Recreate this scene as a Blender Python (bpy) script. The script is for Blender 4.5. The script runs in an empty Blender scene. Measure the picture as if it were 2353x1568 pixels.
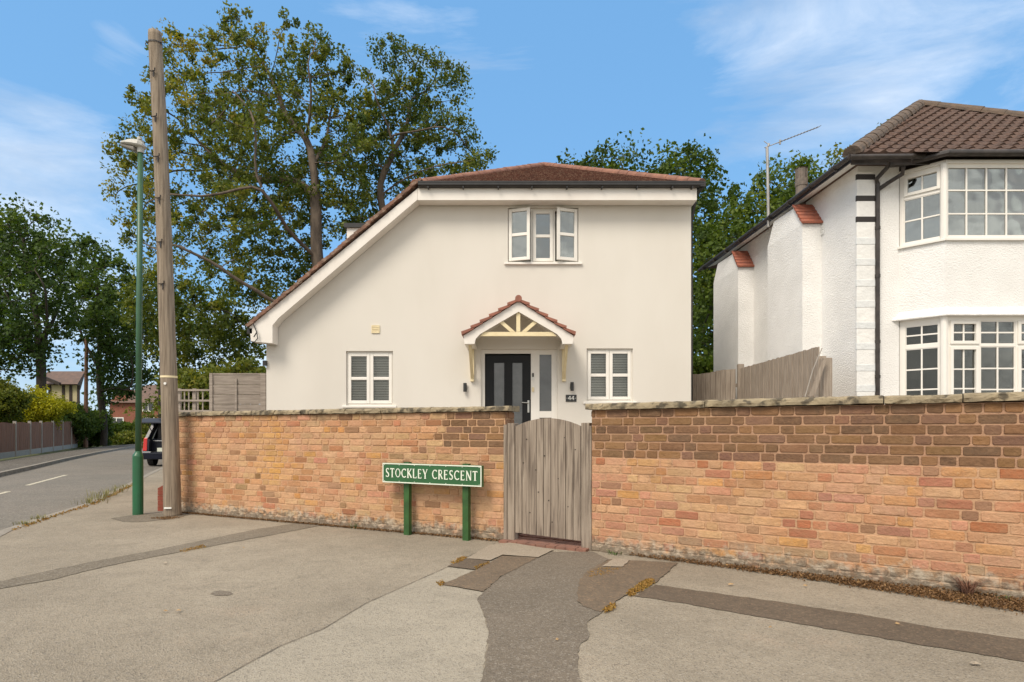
import bpy, math, random
import numpy as np
from mathutils import Vector, Matrix
from mathutils.geometry import tessellate_polygon
R = math.radians
random.seed(7)
rng = np.random.default_rng(11)
S = bpy.context.scene
COL = S.collection

# ------------------------------------------------------------------ camera, sky, sun
F_PX, CX, HY, EYE = 1400.0, 1176.5, 988.0, 1.2
cd = bpy.data.cameras.new('camera'); cam = bpy.data.objects.new('camera', cd); COL.objects.link(cam)
cam.location = (0, 0, EYE); cam.rotation_euler = (R(90), 0, 0)
cd.sensor_width = 36; cd.lens = F_PX / 2353 * 36; cd.shift_y = (HY - 784) / 2353
cd.clip_start = 0.05; cd.clip_end = 4000
S.camera = cam
SUN_EL, SUN_AZ = R(50), R(215)      # azimuth of the sun, clockwise from +Y
w = bpy.data.worlds.new('World'); S.world = w; w.use_nodes = True
nt = w.node_tree; N = nt.nodes; L = nt.links
for n in list(N): N.remove(n)
out = N.new('ShaderNodeOutputWorld'); bg = N.new('ShaderNodeBackground'); L.new(bg.outputs[0], out.inputs[0])
bg.inputs[1].default_value = 0.12
sky = N.new('ShaderNodeTexSky'); sky.sky_type = 'NISHITA'; sky.sun_disc = False
sky.sun_elevation = SUN_EL; sky.sun_rotation = SUN_AZ; sky.air_density = 1.0; sky.dust_density = 0.6; sky.ozone_density = 2.0
tint = N.new('ShaderNodeMix'); tint.data_type = 'RGBA'; tint.blend_type = 'MULTIPLY'; tint.inputs[0].default_value = 1
tint.inputs[7].default_value = (1.10, 1.16, 0.98, 1)
L.new(sky.outputs[0], tint.inputs[6])
lift = N.new('ShaderNodeMix'); lift.data_type = 'RGBA'; lift.inputs[0].default_value = 0.62
lift.inputs[7].default_value = (1.50, 3.75, 7.2, 1)
L.new(tint.outputs[2], lift.inputs[6])
tc = N.new('ShaderNodeTexCoord')
mp = N.new('ShaderNodeMapping'); mp.inputs['Scale'].default_value = (1.0, 1.6, 4.2); mp.inputs['Location'].default_value = (0.35, 0, 0.1)
mp.inputs['Rotation'].default_value = (0, R(14), 0)
L.new(tc.outputs['Generated'], mp.inputs[0])
n1 = N.new('ShaderNodeTexNoise'); n1.inputs['Scale'].default_value = 2.1; n1.inputs['Detail'].default_value = 9; n1.inputs['Roughness'].default_value = 0.62
n1.inputs['Distortion'].default_value = 0.5
L.new(mp.outputs[0], n1.inputs['Vector'])
def wmath(op, a, b=None, c=None, clamp=False):
    m = N.new('ShaderNodeMath'); m.operation = op; m.use_clamp = clamp
    for i, v in enumerate((a, b, c)):
        if v is None: continue
        if isinstance(v, (int, float)): m.inputs[i].default_value = v
        else: L.new(v, m.inputs[i])
    return m.outputs[0]
def cloud_centre(px, py, width, gain):
    """bank of cloud around one compass direction of the sky"""
    d = Vector(((px - CX) / F_PX, 1, (HY - py) / F_PX)).normalized()
    vm = N.new('ShaderNodeVectorMath'); vm.operation = 'DOT_PRODUCT'; vm.inputs[1].default_value = d
    nz = N.new('ShaderNodeVectorMath'); nz.operation = 'NORMALIZE'; L.new(tc.outputs['Generated'], nz.inputs[0]); L.new(nz.outputs[0], vm.inputs[0])
    t = wmath('SUBTRACT', vm.outputs['Value'], math.cos(width))
    return wmath('MULTIPLY', wmath('MULTIPLY', t, 1 / (1 - math.cos(width)), clamp=True), gain)
banks = [(2250, 120, R(20), .15), (900, 60, R(8), .12), (60, 480, R(10), .42), (2000, -40, R(13), .10), (1150, 60, R(5), .08), (260, 110, R(2.5), .12)]
acc = None
for b in banks:
    o = cloud_centre(*b); acc = o if acc is None else wmath('ADD', acc, o)
sep = N.new('ShaderNodeSeparateXYZ'); L.new(tc.outputs['Generated'], sep.inputs[0])
low = wmath('MULTIPLY', wmath('SUBTRACT', 0.30, sep.outputs[2], clamp=True), 1.25)      # whiter towards the horizon
acc = wmath('ADD', acc, low)
dens = wmath('MULTIPLY', wmath('MULTIPLY', wmath('SUBTRACT', wmath('ADD', n1.outputs['Fac'], acc), 0.60), 2.1, clamp=True), 0.62)
# bright unseen cloud, added overhead and behind the camera to neutralise the blue skylight
over = wmath('MULTIPLY', wmath('SUBTRACT', sep.outputs[2], 0.60), 6.0, clamp=True)
back = wmath('MULTIPLY', wmath('SUBTRACT', -0.05, sep.outputs[1]), 4.0, clamp=True)
cover = wmath('MULTIPLY', wmath('MAXIMUM', over, back), wmath('ADD', 0.55, wmath('MULTIPLY', n1.outputs['Fac'], 0.8)), clamp=True)
dens = wmath('MAXIMUM', dens, cover)
cm = N.new('ShaderNodeMix'); cm.data_type = 'RGBA'; n2 = N.new('ShaderNodeTexNoise'); n2.inputs['Scale'].default_value = 3.4; n2.inputs['Detail'].default_value = 7; L.new(mp.outputs[0], n2.inputs['Vector'])
cr = N.new('ShaderNodeValToRGB'); cr.color_ramp.elements[0].position = 0.36; cr.color_ramp.elements[1].position = 0.64
cr.color_ramp.elements[0].color = (.54, .53, .52, 1); cr.color_ramp.elements[1].color = (1, .97, .92, 1); L.new(n2.outputs['Fac'], cr.inputs[0])
cs = N.new('ShaderNodeVectorMath'); cs.operation = 'SCALE'; cs.inputs['Scale'].default_value = 10.5; L.new(cr.outputs[0], cs.inputs[0]); L.new(cs.outputs[0], cm.inputs[7])
L.new(dens, cm.inputs[0]); L.new(lift.outputs[2], cm.inputs[6]); L.new(cm.outputs[2], bg.inputs[0])
sd = bpy.data.lights.new('sun', 'SUN'); so = bpy.data.objects.new('sun', sd); COL.objects.link(so)
sd.energy = 2.5; sd.angle = R(24); sd.color = (1.0, 0.90, 0.77)
sdir = Vector((math.sin(SUN_AZ) * math.cos(SUN_EL), math.cos(SUN_AZ) * math.cos(SUN_EL), math.sin(SUN_EL)))
so.rotation_euler = sdir.to_track_quat('Z', 'Y').to_euler(); so.location = (-20, -20, 40)
S.view_settings.view_transform = 'Standard'; S.view_settings.look = 'None'; S.view_settings.exposure = 0.30; S.view_settings.gamma = 1

# ------------------------------------------------------------------ helpers
def P(px, py, Y): return Vector(((px - CX) / F_PX * Y, Y, EYE + (HY - py) / F_PX * Y))
def G(px, py, z=0.0):
    Y = (EYE - z) * F_PX / (py - HY); return Vector(((px - CX) / F_PX * Y, Y, z))

def mat(name, c1, c2=None, scale=4.0, rough=0.8, bump=0.0, bscale=40.0, metallic=0.0, detail=6, spec=None, mapscale=(1, 1, 1), contrast=(0.35, 0.65), c3=None, s3=60.0, f3=0.3, coat=0.0):
    m = bpy.data.materials.new(name); m.use_nodes = True; n = m.node_tree.nodes; l = m.node_tree.links
    b = n['Principled BSDF']; b.inputs['Roughness'].default_value = rough; b.inputs['Metallic'].default_value = metallic
    if spec is not None: b.inputs['Specular IOR Level'].default_value = spec
    if coat: b.inputs['Coat Weight'].default_value = coat
    t = n.new('ShaderNodeTexCoord'); mpn = n.new('ShaderNodeMapping'); mpn.inputs['Scale'].default_value = mapscale
    l.new(t.outputs['Object'], mpn.inputs[0])
    if c2 is None: c2 = tuple(x * 0.88 for x in c1)
    nz = n.new('ShaderNodeTexNoise'); nz.inputs['Scale'].default_value = scale; nz.inputs['Detail'].default_value = detail; l.new(mpn.outputs[0], nz.inputs['Vector'])
    r = n.new('ShaderNodeValToRGB'); r.color_ramp.elements[0].position = contrast[0]; r.color_ramp.elements[1].position = contrast[1]
    r.color_ramp.elements[0].color = (*c1, 1); r.color_ramp.elements[1].color = (*c2, 1); l.new(nz.outputs['Fac'], r.inputs[0])
    col = r.outputs[0]
    if c3:
        z = n.new('ShaderNodeTexNoise'); z.inputs['Scale'].default_value = s3; z.inputs['Detail'].default_value = 3; l.new(mpn.outputs[0], z.inputs['Vector'])
        rr = n.new('ShaderNodeValToRGB'); rr.color_ramp.elements[0].position = 0.5; rr.color_ramp.elements[1].position = 0.62
        rr.color_ramp.elements[0].color = (0, 0, 0, 1); rr.color_ramp.elements[1].color = (f3, f3, f3, 1); l.new(z.outputs['Fac'], rr.inputs[0])
        mx = n.new('ShaderNodeMix'); mx.data_type = 'RGBA'; mx.inputs[7].default_value = (*c3, 1); l.new(rr.outputs[0], mx.inputs[0]); l.new(col, mx.inputs[6]); col = mx.outputs[2]
    l.new(col, b.inputs['Base Color'])
    if bump:
        z = n.new('ShaderNodeTexNoise'); z.inputs['Scale'].default_value = bscale; z.inputs['Detail'].default_value = 5; l.new(mpn.outputs[0], z.inputs['Vector'])
        bp = n.new('ShaderNodeBump'); bp.inputs['Strength'].default_value = 1.0; bp.inputs['Distance'].default_value = bump; l.new(z.outputs['Fac'], bp.inputs['Height']); l.new(bp.outputs[0], b.inputs['Normal'])
    m['col_socket'] = 1
    return m

def glass_mat(name, tintc=(0.5, 0.52, 0.5), mixf=0.5, rough=0.02):
    m = bpy.data.materials.new(name); m.use_nodes = True; n = m.node_tree.nodes; l = m.node_tree.links
    for x in list(n): n.remove(x)
    o = n.new('ShaderNodeOutputMaterial'); g = n.new('ShaderNodeBsdfGlossy'); g.inputs['Roughness'].default_value = rough
    g.inputs['Color'].default_value = (0.86, 0.9, 0.88, 1)
    tr = n.new('ShaderNodeBsdfTransparent'); tr.inputs[0].default_value = (*tintc, 1)
    mx = n.new('ShaderNodeMixShader'); fr = n.new('ShaderNodeFresnel'); fr.inputs[0].default_value = 1.5
    a = n.new('ShaderNodeMath'); a.operation = 'ADD'; a.use_clamp = True; a.inputs[1].default_value = mixf; l.new(fr.outputs[0], a.inputs[0])
    # gently uneven float glass
    z = n.new('ShaderNodeTexNoise'); z.inputs['Scale'].default_value = 1.7; bp = n.new('ShaderNodeBump'); bp.inputs['Distance'].default_value = 0.012; l.new(z.outputs['Fac'], bp.inputs['Height']); l.new(bp.outputs[0], g.inputs['Normal'])
    t = n.new('ShaderNodeTexCoord'); l.new(t.outputs['Object'], z.inputs['Vector'])
    l.new(a.outputs[0], mx.inputs[0]); l.new(tr.outputs[0], mx.inputs[1]); l.new(g.outputs[0], mx.inputs[2]); l.new(mx.outputs[0], o.inputs[0])
    return m

M = {}
M['render'] = mat('cream_render', (0.70, 0.667, 0.605), (0.67, 0.635, 0.572), 0.9, 0.9, 0.003, 160, mapscale=(1, 1, .4), c3=(0.60, 0.56, 0.49), s3=1.7, f3=.09)
M['upvc'] = mat('white_plastic', (0.83, 0.80, 0.74), (0.79, 0.76, 0.70), 3, 0.35)
M['fascia'] = mat('white_fascia', (0.80, 0.76, 0.70), (0.75, 0.70, 0.64), 2, 0.5)
M['black_plastic'] = mat('black_plastic', (0.018, 0.017, 0.017), (0.03, 0.028, 0.027), 5, 0.38)
M['brown_plastic'] = mat('brown_black_paint', (0.022, 0.017, 0.015), (0.05, 0.04, 0.035), 9, 0.45)
M['door'] = mat('black_door', (0.007, 0.008, 0.009), (0.010, 0.010, 0.011), 3, 0.45, spec=.25)
M['cream_paint'] = mat('cream_paint', (0.80, 0.69, 0.44), (0.74, 0.62, 0.38), 6, 0.55)
M['tile_red'] = mat('plain_red_tile', (0.155, 0.060, 0.040), (0.085, 0.038, 0.028), 9, 0.9, 0.006, 60, c3=(0.33, 0.22, 0.15), s3=34, f3=0.7)
M['ridge'] = mat('terracotta_ridge', (0.30, 0.14, 0.09), (0.20, 0.095, 0.065), 5, 0.85, 0.004, 50)
M['verge_tile'] = mat('weathered_verge_tile', (0.24, 0.12, 0.08), (0.15, 0.09, 0.065), 5, 0.9, 0.006, 30, c3=(0.33, 0.25, 0.19), s3=12, f3=0.6)
M['porch_tile'] = mat('porch_tile', (0.33, 0.13, 0.085), (0.24, 0.10, 0.068), 6, 0.8, 0.003, 50)
M['dark'] = mat('dark_interior', (0.02, 0.02, 0.02), (0.035, 0.03, 0.028), 1, 0.9)
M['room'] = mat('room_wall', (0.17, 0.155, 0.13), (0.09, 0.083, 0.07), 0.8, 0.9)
M['blind'] = mat('white_blind', (0.80, 0.78, 0.72), None, 3, 0.6)
M['curtain'] = mat('pale_curtain', (0.72, 0.74, 0.68), (0.45, 0.47, 0.44), 1.5, 0.9, mapscale=(14, 14, 0.3))
M['glass'] = glass_mat('window_glass', (0.90, 0.90, 0.88), 0.0)
M['glass_grey'] = glass_mat('window_glass_mirrored', (0.50, 0.52, 0.50), 0.24)
M['obscure'] = mat('obscured_glass', (0.10, 0.105, 0.105), (0.055, 0.06, 0.06), 2.2, 0.16, 0.002, 90, spec=0.9)
M['metal'] = mat('brushed_metal', (0.55, 0.54, 0.5), None, 3, 0.3, metallic=1)
M['galv'] = mat('grey_metal', (0.42, 0.41, 0.39), (0.33, 0.32, 0.3), 6, 0.5, metallic=0.4)
M['slate'] = mat('slate_plaque', (0.028, 0.03, 0.03), None, 8, 0.6)
M['white'] = mat('white_paint', (0.8, 0.8, 0.76), None, 5, 0.5)
M['roughcast'] = mat('white_roughcast', (0.85, 0.84, 0.815), (0.79, 0.78, 0.755), 2.5, 0.92, 0.015, 45)
M['smoothcast'] = mat('white_painted_stone', (0.80, 0.79, 0.76), (0.74, 0.74, 0.72), 3, 0.8, 0.012, 14)
M['quoin_grey'] = mat('pale_grey_quoin', (0.66, 0.68, 0.68), (0.72, 0.73, 0.72), 3, 0.8, 0.010, 18)
M['black_band'] = mat('black_quoin_band', (0.025, 0.02, 0.018), None, 8, 0.6)
M['pantile'] = mat('brown_pantile', (0.108, 0.061, 0.043), (0.070, 0.042, 0.032), 7, 0.9, 0.006, 70, c3=(0.15, 0.11, 0.085), s3=16, f3=0.35)
M['moss_ridge'] = mat('mossy_ridge_tile', (0.15, 0.105, 0.075), (0.09, 0.07, 0.055), 9, 0.95, 0.012, 30)
M['redtile'] = mat('red_creasing_tile', (0.40, 0.13, 0.075), (0.27, 0.10, 0.07), 14, 0.8, 0.004, 40)
M['pot'] = mat('clay_flue', (0.22, 0.18, 0.15), (0.14, 0.12, 0.10), 9, 0.9, 0.004, 40)
M['fence'] = mat('weathered_fence', (0.40, 0.335, 0.27), (0.27, 0.22, 0.175), 3.5, 0.9, 0.005, 60, mapscale=(9, 9, 0.8))
M['fence_h'] = mat('weathered_fence_boards', (0.38, 0.325, 0.275), (0.26, 0.22, 0.185), 3.5, 0.9, 0.004, 60, mapscale=(0.9, 3, 9))
M['far_pole'] = mat('reddish_pole', (0.30, 0.17, 0.11), (0.22, 0.12, 0.08), 3, 0.9)
M['gate'] = mat('weathered_gate', (0.36, 0.295, 0.23), (0.245, 0.195, 0.15), 2.6, 0.85, 0.004, 40, mapscale=(13, 13, 0.7), c3=(0.09, 0.065, 0.048), s3=3.2, f3=0.55)
M['pole'] = mat('weathered_pole', (0.34, 0.275, 0.205), (0.21, 0.165, 0.12), 3.0, 0.9, 0.006, 30, mapscale=(11, 11, 0.45), c3=(0.12, 0.09, 0.065), s3=4.5, f3=0.55)
M['green_paint'] = mat('dark_green_paint', (0.018, 0.12, 0.050), (0.022, 0.10, 0.045), 4, 0.35, 0.0008, 25)
M['green_shaft'] = mat('green_shaft_paint', (0.045, 0.125, 0.065), (0.04, 0.105, 0.055), 4, 0.42)
M['sign_green'] = mat('sign_green', (0.026, 0.105, 0.036), (0.030, 0.118, 0.042), 6, 0.4)
M['post_green'] = mat('sign_post_green', (0.035, 0.11, 0.024), (0.022, 0.072, 0.016), 9, 0.55, 0.002, 40)
M['sign_white'] = mat('sign_white', (0.76, 0.80, 0.68), None, 6, 0.45)
M['lantern'] = mat('lantern_grey', (0.50, 0.50, 0.46), (0.42, 0.41, 0.37), 6, 0.5)
M['lens'] = mat('lantern_lens', (0.22, 0.20, 0.17), None, 6, 0.2)
M['coping'] = mat('sandstone_coping', (0.34, 0.275, 0.175), (0.21, 0.17, 0.11), 7, 0.95, 0.018, 22, c3=(0.06, 0.05, 0.035), s3=13, f3=0.85)
M['mortar'] = mat('mortar', (0.50, 0.30, 0.17), (0.40, 0.235, 0.135), 7, 0.95, 0.006, 60, c3=(0.58, 0.42, 0.28), s3=5, f3=0.5)
M['red_brick'] = mat('smooth_red_brick', (0.30, 0.075, 0.045), (0.24, 0.06, 0.035), 8, 0.8, 0.002, 50)
M['kerb'] = mat('kerb_stone', (0.30, 0.265, 0.215), (0.22, 0.195, 0.16), 6, 0.9, 0.004, 60)
M['concrete'] = mat('concrete_post', (0.38, 0.345, 0.30), None, 6, 0.9, 0.003, 60)
M['redfence'] = mat('brown_close_board', (0.28, 0.14, 0.085), (0.19, 0.095, 0.06), 3, 0.9, 0.003, 50, mapscale=(7, 7, 0.6))
M['bark'] = mat('oak_bark', (0.15, 0.115, 0.085), (0.075, 0.058, 0.045), 5, 0.95, 0.03, 9, mapscale=(1, 1, 0.4))
M['bark_dark'] = mat('dark_bark', (0.06, 0.047, 0.035), (0.035, 0.028, 0.022), 5, 0.95, 0.03, 9, mapscale=(1, 1, 0.4))
M['car'] = mat('navy_car_paint', (0.006, 0.009, 0.022), None, 3, 0.35, coat=0.25, spec=.3)
M['rubber'] = mat('tyre_rubber', (0.015, 0.015, 0.015), None, 8, 0.8)
M['car_trim'] = mat('car_trim', (0.02, 0.02, 0.022), None, 8, 0.5)
M['red_lens'] = mat('red_tail_lens', (0.55, 0.02, 0.015), None, 8, 0.15)
M['car_glass'] = mat('dark_car_glass', (0.01, 0.013, 0.012), None, 4, 0.05, spec=0.9)
M['silver'] = mat('silver_trim', (0.55, 0.55, 0.55), None, 4, 0.25, metallic=0.8)
M['weed'] = mat('dry_weed', (0.24, 0.20, 0.07), (0.12, 0.14, 0.035), 30, 0.9)
M['weed_green'] = mat('green_weed', (0.10, 0.17, 0.035), (0.07, 0.12, 0.025), 30, 0.9)
M['moss_orange'] = mat('orange_moss', (0.34, 0.17, 0.05), (0.21, 0.16, 0.05), 30, 0.95)
M['brick_red_far'] = mat('far_red_brick', (0.25, 0.09, 0.055), (0.20, 0.07, 0.045), 1.5, 0.9, c3=(0.30, 0.15, 0.10), s3=9, f3=0.4)
M['roof_far'] = mat('far_roof_tiles', (0.16, 0.10, 0.075), (0.11, 0.075, 0.06), 3, 0.9, 0.02, 8)
M['cream_far'] = mat('pale_yellow_render', (0.46, 0.40, 0.24), (0.40, 0.35, 0.21), 2, 0.9)
M['timber_dark'] = mat('dark_timber', (0.035, 0.024, 0.018), None, 3, 0.8)
M['paver_red'] = mat('red_block_paver', (0.26, 0.125, 0.085), (0.18, 0.095, 0.07), 8, 0.9, 0.004, 60)
M['litter'] = mat('brown_leaf_litter', (0.20, 0.11, 0.045), (0.11, 0.06, 0.028), 22, 0.95)
M['soil'] = mat('dark_soil', (0.12, 0.08, 0.05), (0.07, 0.05, 0.035), 12, 0.95, 0.01, 40)
M['dead_leaf'] = mat('dry_fallen_leaf', (0.42, 0.28, 0.14), (0.30, 0.19, 0.09), 30, 0.9)

def asphalt(name, c1, c2, fleck=(0.42, 0.38, 0.32), fdark=(0.06, 0.05, 0.045), sc=120, bump=0.004, big=0.5, stain=None):
    m = bpy.data.materials.new(name); m.use_nodes = True; n = m.node_tree.nodes; l = m.node_tree.links; b = n['Principled BSDF']
    b.inputs['Roughness'].default_value = 0.93; b.inputs['Specular IOR Level'].default_value = 0.25
    t = n.new('ShaderNodeTexCoord')
    def noise(s, d=4, rgh=0.6, w=None):
        z = n.new('ShaderNodeTexNoise'); z.inputs['Scale'].default_value = s; z.inputs['Detail'].default_value = d; z.inputs['Roughness'].default_value = rgh; l.new(t.outputs['Object'], z.inputs['Vector']); return z.outputs['Fac']
    def ramp(src, p0, p1, a, bb):
        r = n.new('ShaderNodeValToRGB'); r.color_ramp.elements[0].position = p0; r.color_ramp.elements[1].position = p1
        r.color_ramp.elements[0].color = (*a, 1); r.color_ramp.elements[1].color = (*bb, 1); l.new(src, r.inputs[0]); return r.outputs[0]
    def mix(f, a, bb, mode='MIX'):
        x = n.new('ShaderNodeMix'); x.data_type = 'RGBA'; x.blend_type = mode
        for i, v in ((0, f), (6, a), (7, bb)):
            if isinstance(v, (int, float)): x.inputs[i].default_value = v
            elif isinstance(v, tuple): x.inputs[i].default_value = (*v, 1)
            else: l.new(v, x.inputs[i])
        return x.outputs[2]
    base = ramp(noise(big, 9, 0.68), 0.36, 0.64, c1, c2)
    base = mix(ramp(noise(3.1, 8, 0.7), 0.52, 0.70, (0, 0, 0), (0.45, 0.45, 0.45)), base, tuple(x * 0.72 for x in c1))
    if stain: base = mix(ramp(noise(0.9, 10, 0.75), 0.56, 0.68, (0, 0, 0), (0.6, 0.6, 0.6)), base, stain)
    v = n.new('ShaderNodeTexVoronoi'); v.inputs['Scale'].default_value = sc; l.new(t.outputs['Object'], v.inputs['Vector'])
    sp = n.new('ShaderNodeSeparateColor'); l.new(v.outputs['Color'], sp.inputs[0])
    base = mix(ramp(sp.outputs[0], 0.72, 0.98, (0, 0, 0), (0.40, 0.40, 0.40)), base, fleck)
    base = mix(ramp(sp.outputs[1], 0.74, 1.0, (0, 0, 0), (0.45, 0.45, 0.45)), base, fdark)
    wv = n.new('ShaderNodeTexNoise'); wv.inputs['Scale'].default_value = 1.3; wv.inputs['Detail'].default_value = 9; wv.inputs['Roughness'].default_value = .7; l.new(t.outputs['Object'], wv.inputs['Vector'])
    ck = n.new('ShaderNodeMath'); ck.operation = 'SUBTRACT'; ck.inputs[1].default_value = 0.5; l.new(wv.outputs['Fac'], ck.inputs[0])
    ck2 = n.new('ShaderNodeMath'); ck2.operation = 'ABSOLUTE'; l.new(ck.outputs[0], ck2.inputs[0])
    ckm = n.new('ShaderNodeMath'); ckm.operation = 'MULTIPLY'; l.new(ramp(ck2.outputs[0], 0.0008, 0.0040, (1, 1, 1), (0, 0, 0)), ckm.inputs[0]); l.new(ramp(noise(.55, 3), 0.55, 0.62, (0, 0, 0), (.55, .55, .55)), ckm.inputs[1])
    base = mix(ckm.outputs[0], base, tuple(x * .35 for x in c1))
    v2 = n.new('ShaderNodeTexVoronoi'); v2.inputs['Scale'].default_value = sc * 0.3; l.new(t.outputs['Object'], v2.inputs['Vector'])
    sp2 = n.new('ShaderNodeSeparateColor'); l.new(v2.outputs['Color'], sp2.inputs[0])
    base = mix(ramp(sp2.outputs[0], 0.5, 1.0, (0, 0, 0), (0.2, 0.2, 0.2)), base, tuple(x * 0.6 for x in c1))
    l.new(base, b.inputs['Base Color'])
    bp = n.new('ShaderNodeBump'); bp.inputs['Distance'].default_value = bump; l.new(v.outputs['Distance'], bp.inputs['Height'])
    bp2 = n.new('ShaderNodeBump'); bp2.inputs['Distance'].default_value = 0.012; l.new(noise(9, 6), bp2.inputs['Height']); l.new(bp.outputs[0], bp2.inputs['Normal']); l.new(bp2.outputs[0], b.inputs['Normal'])
    return m
M['pave'] = asphalt('pavement_asphalt', (0.258, 0.220, 0.166), (0.368, 0.315, 0.240), stain=(0.38, 0.30, 0.222), bump=.006)
M['pave_light'] = asphalt('pavement_asphalt_pale', (0.312, 0.276, 0.216), (0.375, 0.330, 0.258))
M['path_dark'] = asphalt('path_asphalt', (0.150, 0.125, 0.095), (0.185, 0.152, 0.115))
M['trench'] = asphalt('trench_reinstatement', (0.110, 0.084, 0.060), (0.140, 0.108, 0.078), fleck=(0.27, 0.19, 0.13), sc=90)
M['trench_grey'] = asphalt('trench_reinstatement_grey', (0.16, 0.135, 0.10), (0.20, 0.168, 0.125), sc=90)
M['far_path'] = asphalt('far_path_asphalt', (0.10, 0.088, 0.072), (0.13, 0.115, 0.095), sc=30)
M['brownpatch'] = asphalt('stony_brown_patch', (0.135, 0.104, 0.074), (0.18, 0.137, 0.095), fleck=(0.34, 0.22, 0.13), sc=80)
M['slab'] = asphalt('concrete_slab', (0.30, 0.25, 0.19), (0.36, 0.30, 0.23), sc=160, bump=0.002)
M['road'] = asphalt('road_asphalt', (0.17, 0.155, 0.13), (0.21, 0.185, 0.155), sc=60)
M['grass'] = mat('rough_grass', (0.055, 0.075, 0.02), (0.10, 0.095, 0.03), 0.8, 0.95, 0.03, 12)
M['line'] = mat('worn_road_paint', (0.62, 0.56, 0.42), (0.42, 0.38, 0.29), 30, 0.8)
M['garden'] = mat('garden_paving', (0.27, 0.235, 0.19), (0.22, 0.19, 0.155), 2, 0.9, 0.004, 60)

def brick_mat():
    m = bpy.data.materials.new('old_brick'); m.use_nodes = True; n = m.node_tree.nodes; l = m.node_tree.links; b = n['Principled BSDF']; b.inputs['Roughness'].default_value = 0.95
    b.inputs['Specular IOR Level'].default_value = 0.2
    a = n.new('ShaderNodeAttribute'); a.attribute_name = 'tone'
    t = n.new('ShaderNodeTexCoord')
    def noise(s, d=5, sc=(1, 1, 1)):
        mm = n.new('ShaderNodeMapping'); mm.inputs['Scale'].default_value = sc; l.new(t.outputs['Object'], mm.inputs[0])
        z = n.new('ShaderNodeTexNoise'); z.inputs['Scale'].default_value = s; z.inputs['Detail'].default_value = d; z.inputs['Roughness'].default_value = 0.65; l.new(mm.outputs[0], z.inputs['Vector']); return z.outputs['Fac']
    def ramp(src, p0, p1, v0, v1):
        r = n.new('ShaderNodeMapRange'); r.inputs[1].default_value = p0; r.inputs[2].default_value = p1; r.inputs[3].default_value = v0; r.inputs[4].default_value = v1; l.new(src, r.inputs[0]); return r.outputs[0]
    def mix(f, x, y, mode='MIX'):
        q = n.new('ShaderNodeMix'); q.data_type = 'RGBA'; q.blend_type = mode
        for i, v in ((0, f), (6, x), (7, y)):
            if isinstance(v, (int, float)): q.inputs[i].default_value = v
            elif isinstance(v, tuple): q.inputs[i].default_value = (*v, 1)
            else: l.new(v, q.inputs[i])
        return q.outputs[2]
    col = a.outputs['Color']
    bw = n.new('ShaderNodeRGBToBW'); l.new(a.outputs['Color'], bw.inputs[0]); pale = ramp(bw.outputs[0], 0.17, 0.30, 0.12, 1.0)
    def gate_(x):
        q = n.new('ShaderNodeMath'); q.operation = 'MULTIPLY'; l.new(x, q.inputs[0]); l.new(pale, q.inputs[1]); return q.outputs[0]
    col = mix(ramp(noise(28), 0.40, 0.7, 0, 0.40), col, (0.30, 0.17, 0.09))
    col = mix(gate_(ramp(noise(55), 0.54, 0.72, 0, 0.42)), col, (0.52, 0.37, 0.23))
    col = mix(gate_(ramp(noise(3.3, 7), 0.50, 0.66, 0, 0.45)), col, (0.48, 0.265, 0.175))
    col = mix(ramp(noise(7.5, 7), 0.55, 0.70, 0, 0.35), col, (0.27, 0.17, 0.105))
    col = mix(gate_(ramp(noise(2.2, 8), 0.46, 0.66, 0, 0.50)), col, (0.53, 0.345, 0.205))   # sandy bloom over bricks and joints
    # lime and damp at the foot of the wall
    sp = n.new('ShaderNodeSeparateXYZ'); l.new(t.outputs['Object'], sp.inputs[0])
    hgt = ramp(sp.outputs[2], 0.02, 0.36, 0.40, -0.16)
    ad = n.new('ShaderNodeMath'); ad.operation = 'ADD'; l.new(noise(11, 8), ad.inputs[0]); l.new(hgt, ad.inputs[1])
    col = mix(ramp(ad.outputs[0], 0.66, 0.84, 0, 0.8), col, (0.47, 0.41, 0.32))
    ad2 = n.new('ShaderNodeMath'); ad2.operation = 'ADD'; l.new(noise(15, 8, (1, 1, 1.7)), ad2.inputs[0]); l.new(hgt, ad2.inputs[1])
    col = mix(ramp(ad2.outputs[0], 0.70, 0.86, 0, 0.75), col, (0.13, 0.10, 0.07))
    top = ramp(sp.outputs[2], 1.18, 1.40, -0.1, 0.20)
    ad3 = n.new('ShaderNodeMath'); ad3.operation = 'ADD'; l.new(noise(3.5, 8, (1, 1, .35)), ad3.inputs[0]); l.new(top, ad3.inputs[1])
    col = mix(ramp(ad3.outputs[0], 0.66, 0.82, 0, 0.6), col, (0.15, 0.10, 0.065))
    l.new(col, b.inputs['Base Color'])
    bp = n.new('ShaderNodeBump'); bp.inputs['Distance'].default_value = 0.008; l.new(noise(38, 8), bp.inputs['Height'])
    bp2 = n.new('ShaderNodeBump'); bp2.inputs['Distance'].default_value = 0.013; l.new(noise(15, 6, (.8, .8, 1.3)), bp2.inputs['Height']); l.new(bp.outputs[0], bp2.inputs['Normal']); l.new(bp2.outputs[0], b.inputs['Normal'])
    return m
M['brick'] = brick_mat()

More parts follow.
